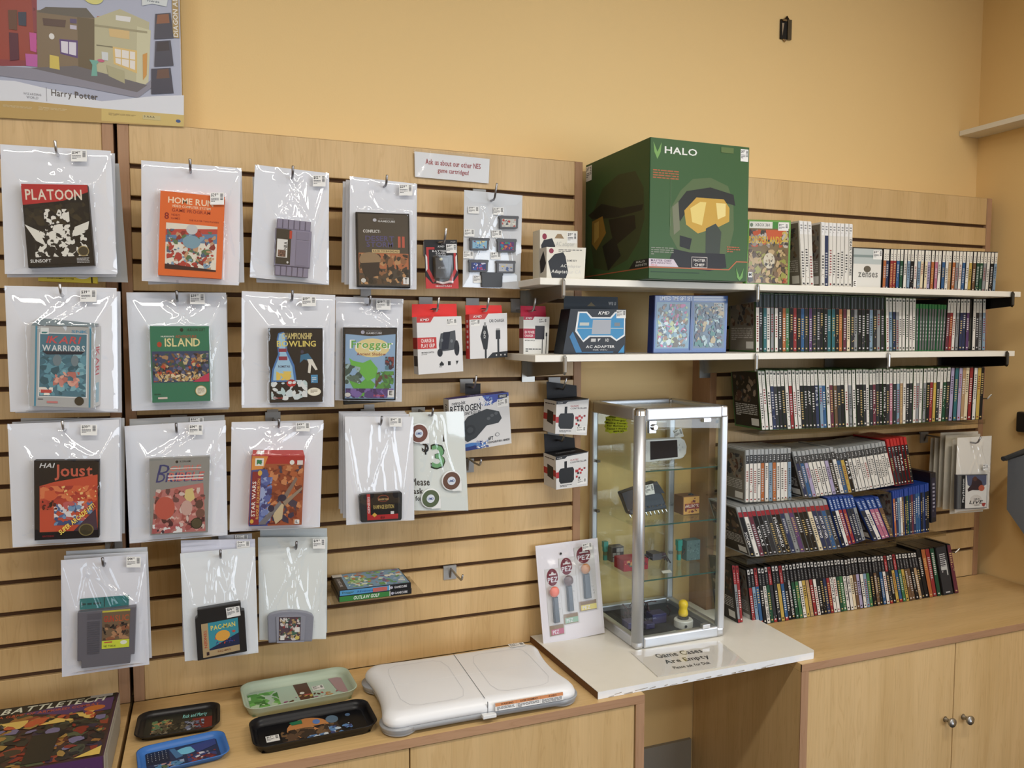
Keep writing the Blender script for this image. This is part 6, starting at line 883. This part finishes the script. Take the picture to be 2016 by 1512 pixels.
q = MB(); a = L2(0, -.158, .02); q.box(a[0]-.012, a[0]+.022, a[1]-.006, a[1]+.01, .014, .023, S((226, 228, 230))); bevel(q.build('battery_latch', 'plastic', t), .0015)
sticker(Panel([L2(.16, .145, .0545), L2(.205, .145, .0545), L2(.205, .12, .0545), L2(.16, .12, .0545)]), 0, 0, 1, 1, '34', t, .0008)

# ------------------------------------------------------------------ dispenser card leaning by the glass case
zb = .0245; a, b_, c, d = wp(1054, 1075, -.012), wp(1176, 1059, -.012), zp(1190.5, 1245.6, zb), zp(1070, 1271, zb)
a = wp(1054, 1075, -.02); b_ = wp(1176, 1059, -.02); nn_ = np.cross(b_-a, c-b_); rr_ = ray(1070, 1271); o_ = np.array([0, CY, CZ]); d = o_+rr_*(((a-o_)@nn_)/(rr_@nn_)); P = Panel([a, b_, c, d]); t = thing('dispenser_card', 'white bagged card with three candy dispensers leaning beside the glass case', 'bagged card', P(.5, 1))
q = MB(); q.slab(P, -.003, 0, S((218, 216, 224))); q.build('backing_board', 'matte', t)
for i, (lab, u0, v0, u1, v1, hc, sc) in enumerate((('left', .11, .25, .36, .93, (226, 96, 50), (196, 110, 140)), ('middle', .34, .16, .6, .84, (90, 60, 52), (150, 190, 170)), ('back', .6, .07, .92, .74, (190, 130, 70), (226, 214, 120)))):
    C = P.sub(u0, v0, u1, v1, .0005+.0008*i); q = MB(); q.slab(C, 0, .0006, S((198, 198, 200))); g = q.build('blister_card', 'card', t)
    q = MB(); q.art(C, [('e', .45, .13, .36, .13, (122, 40, 54)), ('p', [(.25, .08), (.38, .08), (.42, .055), (.52, .055), (.56, .08), (.7, .08), (.7, .1), (.25, .1)], (214, 212, 214)), ('t', 'PEZ', .15, .13, .78, .205, (214, 214, 226)), ('s', 120+i, 12, .55, .45, .95, .75, .06, [(170, 170, 172), (214, 212, 212)]), ('r', .03, .84, .92, .99, (150, 130, 110)), ('r', .12, .9, .92, .98, sc), ('t', 'PEZ', .2, .915, .6, .97, (226, 226, 236))], .0008); q.build('card_print', 'card', g)
    hd = C(.42, .34, .012); q = MB(); q.ball(tuple(hd), (.0155, .010, .016), S(hc)); q.build('dispenser_head', 'plastic', g, smooth=True)
    q = MB(); q.slab(Panel([C(.32, .42), C(.6, .42), C(.62, .8), C(.3, .8)]), .002, .014, S((40, 50, 58)), .002); q.build('dispenser_stem', 'plastic', g)
    q = MB(); q.slab(C.sub(.02, .27, .95, .83), .0225, .023, (1, 1, 1, 1)); q.build('blister', 'film_soft', g)
q = MB(); film(q, P, (.15, .25, .9, .9), .024, 77); q.build('plastic_bag', 'film_soft', t)
q = MB(); q.lathe(tuple(P(.38, .11, .004)), [(.0035, 0), (.0035, .001)], S((30, 28, 30)), 12, axis=1); q.build('peg_hole', 'matte', t); sticker(P.sub(.68, .03, .84, .1), 0, 0, 1, 1, '19', t, .027)

# ------------------------------------------------------------------ loose sign on the white board
P = Panel([zp(1240, 1283, .021), zp(1414, 1264, .021), zp(1465.5, 1305, .021), zp(1295, 1332, .021)]); P.q[0] += np.array([.0, -.006, 0]); t = thing('paper_sign', 'clear-sleeved paper sign lying on the white board before the glass case', 'sign', P(.5, .5))
q = MB(); q.slab(P, -.0008, 0, S((224, 222, 218))); q.build('sign_sheet', 'matte', t)
q = MB(); q.art(P, [('t', 'Game Cases', .2, .18, .72, .36, (60, 62, 66)), ('t', 'Are Empty', .22, .46, .72, .66, (60, 62, 66)), ('t', 'Please ask for Disk', .24, .74, .66, .84, (70, 72, 76))], .0003); q.build('sign_lettering', 'matte', t)
q = MB(); rdm = random.Random(5); nu = 14; V = [P(-.02+1.04*i/nu, -.04+1.08*j/8, .0014+.0016*rdm.random()*(0.3 if j in (0, 8) else 1)) for j in range(9) for i in range(nu+1)]; q.mesh(V, [(j*(nu+1)+i, (j+1)*(nu+1)+i, (j+1)*(nu+1)+i+1, j*(nu+1)+i+1) for j in range(8) for i in range(nu)], (1, 1, 1, 1)); q.build('clear_sleeve', 'film', t, smooth=True)

# ------------------------------------------------------------------ glass display case
X0, X1, Y0, Y1, Z0, Z1 = 1.120, 1.424, -.212, .088, .0205, .712; AL = S((206, 210, 216))
t = thing('glass_case', 'small aluminium-framed glass display cabinet on the white board', 'display case', (1.27, -.06, Z0))
def rail(name, b, m='satin', col=AL, bv=.005): q = MB(); q.box(*b, col); return bevel(q.build(name, m, t), bv, 3)
W_ = .021
for nm, x, y, r in (('front_post', X0+.013, Y0+.013, .0172),):
    q = MB(); q.tube([(x, y, Z0+.02), (x, y, Z1-.02)], r, AL, 24); q.build('corner_post', 'satin', t, smooth=True)
rail('corner_post', (X1-W_-.002, X1, Y0, Y0+W_, Z0+.02, Z1-.02)); rail('corner_post', (X0, X0+W_, Y1-W_, Y1, Z0+.02, Z1-.02)); rail('corner_post', (X1-W_-.002, X1, Y1-W_, Y1, Z0+.02, Z1-.02))
for z0, z1 in ((Z0, Z0+.032), (Z1-.036, Z1)):
    rail('frame_rail', (X0+.028, X1-.022, Y0, Y0+W_, z0, z1)); rail('frame_rail', (X0+.022, X1-.022, Y1-W_, Y1, z0, z1)); rail('frame_rail', (X0, X0+W_, Y0+.028, Y1-.022, z0, z1)); rail('frame_rail', (X1-W_, X1, Y0+.022, Y1-.022, z0, z1))
for x, y in ((X0, Y0), (X1-.027, Y0), (X0, Y1-.027), (X1-.027, Y1-.027)):
    for z0, z1, m in ((Z0-.0005, Z0+.03, 'metal'), (Z1-.038, Z1+.001, 'chrome')): q = MB(); q.box(x-.001, x+.028, y-.001, y+.028, z0, z1, S((206, 208, 212))); bevel(q.build('corner_cap', m if x < 1.2 else 'metal', t), .009, 4)
for nm, b in (('glass_pane', (X0+.006, X0+.010, Y0+.028, Y1-.02, Z0+.024, Z1-.028)), ('glass_pane', (X1-.010, X1-.006, Y0+.022, Y1-.02, Z0+.024, Z1-.028)), ('glass_pane', (X0+.02, X1-.02, Y1-.010, Y1-.006, Z0+.024, Z1-.028)), ('top_pane', (X0+.018, X1-.018, Y0+.018, Y1-.018, Z1-.012, Z1-.008)), ('glass_door', (X0+.03, X1-.023, Y0+.006, Y0+.010, Z0+.029, Z1-.033))):
    q = MB(); q.box(*b); q.build(nm, 'glass', t)
q = MB(); q.box(X0+.02, X1-.02, Y0+.02, Y1-.02, Z0+.004, Z0+.014, S((52, 54, 60))); q.build('base_panel', 'matte', t)
zsh = [wp(1330, 923, Y0+.02)[2], wp(1330, 1029, Y0+.02)[2], wp(1330, 1135, Y0+.02)[2]]
for z in zsh:
    q = MB(); q.box(X0+.012, X1-.012, Y0+.022, Y1-.014, z-.0045, z-.0003); q.build('glass_shelf', 'glass', t)
    q = MB(); q.box(X0+.013, X1-.013, Y0+.0212, Y0+.022, z-.0043, z-.0005, S((50, 84, 76))); q.build('shelf_edge', 'gloss', t)
    for x, y in ((X0+.014, Y0+.03), (X1-.02, Y0+.03), (X0+.014, Y1-.03), (X1-.02, Y1-.03)): q = MB(); q.box(x-.003, x+.008, y-.004, y+.006, z-.013, z-.0048, S((60, 62, 64))); q.build('shelf_support', 'plastic', t)
c = wp(1285, 841, Y0); q = MB(); q.box(c[0]-.011, c[0]+.011, Y0-.001, Y0+.012, c[2]-.017, c[2]+.017, S((200, 202, 206))); q.lathe((c[0]+.004, Y0-.001, c[2]), [(.009, 0), (.009, .007), (.007, .009), (.0, .009)], S((205, 207, 210)), 20, axis=1); q.build('door_lock', 'chrome', t)
for px, py in ((1393, 827), (1391, 1233)): c = wp(px, py, Y0); q = MB(); q.box(c[0]-.014, c[0]+.012, Y0-.002, Y0+.012, c[2]-.006, c[2]+.006, S((222, 224, 228))); bevel(q.build('door_hinge', 'metal', t), .001)
# sticky note inside the left pane
c0 = [xp(x, y, X0+.0048) for x, y in ((1190, 815), (1236, 820), (1238, 853), (1189, 855))]; P = Panel(c0); nn = []
for k in range(28): a = 2*math.pi*k/28; r = 1 if k % 2 else .88; ca, sa = math.cos(a), math.sin(a); s_ = max(abs(ca), abs(sa)); nn.append((.5+.5*r*ca/(s_**.6), .5+.5*r*sa/(s_**.6)))
o = thing('sticky_note', 'yellow-green starburst note with black handwriting on the glass case', 'note', P(.5, .5)); q = MB(); q.prism(P, nn, 0, .0005, S((190, 210, 60))); q.build('note_paper', 'matte', o)
q = MB(); q.art(P, [('t', 'White', .2, .06, .5, .16, K), ('t', 'No Charger', .08, .22, .92, .33, K), ('t', 'Missing Cover', .08, .38, .94, .49, K), ('t', 'For Battery', .14, .53, .9, .63, K), ('t', 'Tested + Works', .14, .68, .94, .77, K), ('t', '$109.99', .4, .83, .82, .92, K)], .0008); q.build('note_writing', 'matte', o)
# goods inside
Yc = -.10; z = zsh[0]
t = thing('handheld_console', 'white handheld console with a dark screen on the top glass shelf', 'handheld console', (1.25, Yc, z)); P = Panel([wp(1262, 868, Yc-.02)]+[wp(1350, 863, Yc-.02), wp(1352, 903, Yc), wp(1262, 913, Yc)]); e_ = P(.5, 1)[2]; dz = z+.008-e_
for i in range(4): P.q[i] = P.q[i]+np.array([0, 0, dz])
q = MB(); q.prism(P, [(.1, .0), (.9, .0), (.98, .12), (1.02, .4), (1.0, .75), (.93, .95), (.86, 1), (.14, 1), (.07, .95), (0, .75), (-.02, .4), (.02, .12)], -.014, 0, S((220, 222, 224))); bevel(q.build('console_body', 'plastic', t), .003)
q = MB(); q.slab(P.sub(.2, .06, .8, .88), 0, .0008, S((34, 36, 48))); q.build('screen', 'gloss', t)
q = MB()
for u_, v_ in ((.87, .3), (.93, .42), (.87, .54), (.82, .42)): q.lathe(tuple(P(u_, v_, .0005)), [(.0034, 0), (.0034, .001)], S((190, 192, 196)), 14, axis=1)
for u_, v_ in ((.1, .3), (.1, .5)): q.lathe(tuple(P(u_, v_, .0005)), [(.006, 0), (.006, .001)], S((196, 198, 202)), 16, axis=1)
q.build('buttons', 'plastic', t); sticker(Panel([P(.74, -.32, -.01), P(.95, -.42, -.01), P(1.0, -.02, -.01), P(.82, .06, -.01)]), 0, 0, 1, 1, '34', t, 0)
q = MB(); 
for u_ in (.35, .62): a = P(u_, 1.0, .004); q.tube([a+np.array([0, .03, .03]), a+np.array([0, 0, -.001]), a+np.array([0, -.008, .006])], .002, (1, 1, 1, 1)); 
q.box(P(.3, 1)[0], P(.7, 1)[0], Yc-.02, Yc+.03, z, z+.003); tag(q.build('plate_stand', 'acrylic'), 'clear plastic easel under the white handheld console', 'stand')
z = zsh[1]
t = thing('chain_pouch', 'dark grey leather pouch with a fringe of chrome chains on a glass shelf', 'pouch', (1.19, -.08, z)); P = Panel([wp(1222, 970, -.1), wp(1305, 952, -.1), wp(1315, 1008, -.1), wp(1232, 1020, -.1)]); dz = z+.012-P(.5, 1)[2]
for i in range(4): P.q[i] = P.q[i]+np.array([0, 0, dz])
q = MB(); q.prism(P, [(.0, .1), (.5, .0), (.85, -.05), (.95, .5), (1, .95), (.1, 1), (.05, .5)], -.03, 0, S((58, 66, 78))); bevel(q.build('pouch_body', 'plastic', t), .005)
q = MB(); q.prism(P, [(.0, .1), (.2, .05), (.85, -.06), (.98, .4), (.6, .25), (.25, .7), (.05, .8)], 0, .004, S((40, 42, 50))); q.build('pouch_flap', 'plastic', t)
for k in range(10): a = P(.08+.095*k, .95, .003); q = MB(); q.tube([a, a+np.array([.004, -.002, -.009]), a+np.array([.001, -.003, -.0105-(k % 2)*.001])], .0018, S((210, 212, 216)), 6); q.ball(tuple(P(.08+.095*k, .78, .005)), .0025, S((210, 212, 216)), 8, 6); q.build('chrome_chain', 'chrome', t)
sticker(P.sub(.52, -.02, .74, .34), 0, 0, 1, 1, '24', t, .006)
def toybox(label, px0, py0, px1, py1, Y, dep, z, col, art, name='toy_box'):
    a, b = wp(px0, py0, Y), wp(px1, py1, Y); hgt = a[2]-b[2]; q = MB(); q.box(a[0], b[0], Y, Y+dep, z, z+hgt, S(col)); o = bevel(tag(q.build(name, 'card'), label, 'boxed toy', 'toys in the glass case'), .001, 1)
    q = MB(); q.art(Panel([(a[0], Y, z+hgt), (b[0], Y, z+hgt), (b[0], Y, z), (a[0], Y, z)]), art, .0004); q.build('box_print', 'card', o); return o
toybox('small brown and orange toy carton at the right of the middle shelf', 1345, 984, 1377, 1017, -.12, .05, z, (120, 90, 70), [('r', .03, .03, .97, .97, (214, 160, 80)), ('r', .1, .4, .97, .7, (150, 50, 54)), ('t', 'SHELLSHOCK', .12, .45, .94, .62, (226, 220, 210)), ('s', 130, 10, .1, .1, .9, .9, .12, [(190, 110, 60), (120, 60, 60)])])
q = MB(); a = wp(1360, 975, -.1); q.ball((a[0], -.1, z+.052), (.012, .01, .009), S((60, 66, 76)), 10, 6); tag(q.build('small_figure', 'plastic', smooth=True), 'tiny dark lump of a toy on the brown and orange carton', 'toy', 'toys in the glass case')
z = zsh[2]
def stack(label, px, py, Y, cols, w, hs):
    a = wp(px, py, Y); t = thing('block_toy', label, 'toy', (a[0], Y, z), 'toys in the glass case'); zz = z
    for c_, h_, ww in zip(cols, hs, w): q = MB(); q.box(a[0]-ww/2, a[0]+ww/2, Y-ww/2, Y+ww/2, zz, zz+h_, S(c_)); q.build('toy_block', 'plastic', t); zz += h_
TL = (40, 150, 140)
stack('teal stacked-block toy on the left of the lowest glass shelf', 1191, 1100, .03, [TL, (90, 110, 80), TL, TL], [.010, .009, .012, .015], [.016, .012, .014, .018])
stack('teal stacked-block toy on the right of the lowest glass shelf', 1336, 1115, -.05, [TL, (96, 110, 84), TL, TL], [.010, .009, .013, .016], [.018, .012, .016, .018])
a = wp(1344, 1092, -.06); q = MB(); q.tube([(a[0], -.06, a[2]), (a[0]+.012, -.06, a[2]+.016)], .0018, S((90, 70, 56)), 6); q.tube([(a[0]+.004, -.06, a[2]+.017), (a[0]+.013, -.06, a[2]+.016), (a[0]+.018, -.06, a[2]+.008)], .002, S((90, 70, 56)), 6); tag(q.build('toy_pick', 'plastic'), 'tiny brown toy pickaxe leaning by the teal block toy', 'toy', 'toys in the glass case')
o = toybox('grey-blue stone-patterned cube toy at the right of the lowest glass shelf', 1352, 1086, 1378, 1122, -.07, .03, z, (96, 120, 122), [('s', 131, 26, .03, .03, .97, .97, .1, [(110, 136, 138), (80, 104, 108), (120, 150, 152)])], 'cube_toy')
o = toybox('dark cube toy with a pale grid front on the lowest glass shelf', 1204, 1074, 1228, 1101, .0, .03, z, (90, 88, 84), [('r', .05, .05, .95, .95, (40, 40, 40))]+[('r', .1+.3*i, .1+.3*j, .36+.3*i, .36+.3*j, (150, 150, 146)) for i in range(3) for j in range(3) if (i+j) % 3], 'cube_toy')
o = toybox('flat red toy carton lying on the lowest glass shelf', 1228, 1112, 1276, 1128, -.1, .06, z, (150, 40, 54), [('s', 132, 12, .05, .05, .95, .6, .1, [(60, 130, 110), (200, 150, 90), (90, 50, 60)])])
t = thing('block_toy', 'dark many-legged block toy in the middle of the lowest glass shelf', 'toy', (1.23, -.05, z), 'toys in the glass case'); a = wp(1287, 1095, -.05); q = MB(); q.box(a[0]-.016, a[0]+.016, -.07, -.03, z+.014, z+.034, S((70, 66, 72))); q.box(a[0]+.018, a[0]+.036, -.062, -.042, z+.014, z+.03, S((70, 50, 60))); q.build('toy_body', 'plastic', t)
for sx in (-1, 1):
    for k in range(4): q = MB(); yy = -.066+.01*k; q.tube([(a[0]+sx*.01, yy, z+.022), (a[0]+sx*.03, yy-.006+.004*k, z+.026), (a[0]+sx*.044, yy-.01+.006*k, z+.003)], .0025, S((56, 52, 58)), 6); q.build('toy_leg', 'plastic', t)
a = wp(1284, 1075, -.0); q = MB(); q.box(a[0]-.016, a[0]+.016, .01, .03, z, z+.075, S((150, 158, 164))); q.box(a[0]-.01, a[0]+.01, .0, .01, z+.02, z+.06, S((180, 188, 194))); bevel(tag(q.build('clear_figure', 'film_flat'), 'clear plastic figure block at the back of the lowest glass shelf', 'toy', 'toys in the glass case'), .004)
P = Panel([zp(1302, 1124, z+.001), zp(1319, 1122, z+.001), zp(1323, 1127, z+.001), zp(1305, 1129, z+.001)]); q = MB(); q.slab(P, 0, .0004, S((226, 226, 222))); tag(q.build('price_tag', 'card'), 'tiny white price tag lying flat on the lowest glass shelf', 'price tag')
zf = Z0+.0145; a = wp(1351, 1225, -.15)
t = thing('round_puck', 'white round puck base with a small dark lens, under the yellow figurine', 'base', (a[0], -.15, zf)); q = MB(); q.lathe((a[0], -.135, zf), [(.027, 0), (.0285, .002), (.0285, .021), (.026, .024), (0, .0242)], S((206, 206, 204)), 36); q.build('puck_shell', 'plastic', t, smooth=False)
q = MB(); q.lathe((a[0]-.009, -.135-.0268, zf+.010), [(.0042, 0), (.0042, .0016), (0, .0018)], S((34, 38, 46)), 18, axis=1); q.build('lens', 'gloss', t)
t = thing('figurine', 'plain yellow figurine on a black disc on the white puck', 'figurine', (a[0], -.135, zf+.0245)); q = MB(); q.lathe((a[0], -.133, zf+.0245), [(.0165, 0), (.017, .001), (.017, .0055), (.0155, .0065), (0, .0066)], S((44, 42, 42)), 28); q.build('disc_base', 'plastic', t)
q = MB(); q.lathe((a[0], -.133, zf+.031), [(.010, 0), (.014, .004), (.0152, .011), (.0125, .021), (.0118, .026), (.0136, .031), (.0145, .038), (.0125, .045), (.007, .0495), (0, .051)], S((236, 200, 40)), 20); q.build('yellow_body', 'plastic', t, smooth=True)
P = Panel([zp(1314, 1244, zf+.001), zp(1330, 1241, zf+.001), zp(1335, 1246, zf+.001), zp(1318, 1249, zf+.001)]); q = MB(); q.slab(P, 0, .0004, S((226, 226, 222))); tag(q.build('price_tag', 'card'), 'tiny white price tag lying on the case floor by the puck', 'price tag')
t = thing('cable_bundle', 'dark heap of cords and purple gadgets on the case floor', 'cables', (1.24, -.02, zf)); rd = random.Random(9)
q = MB()
for k in range(16):
    p0 = np.array([1.19+rd.uniform(0, .13), -.06+rd.uniform(0, .07), zf+.004]); pts = [p0]
    for m in range(5): pts.append(pts[-1]+np.array([rd.uniform(-.02, .02), rd.uniform(-.012, .012), rd.uniform(-.008, .02)])); pts[-1][2] = max(zf+.003, min(zf+.05, pts[-1][2]))
    q.tube(pts, .0022, S(rd.choice([(60, 40, 44), (44, 40, 50), (80, 56, 60)])), 6)
q.build('cord_heap', 'plastic', t, smooth=True, kind='stuff')
for bx in ((1.16, 1.20, -.10, -.06, .02), (1.25, 1.30, -.09, -.05, .03), (1.21, 1.24, -.12, -.09, .016)): q = MB(); q.box(bx[0], bx[1], bx[2], bx[3], zf, zf+bx[4], S((52, 50, 96))); bevel(q.build('gadget_box', 'plastic', t), .002)
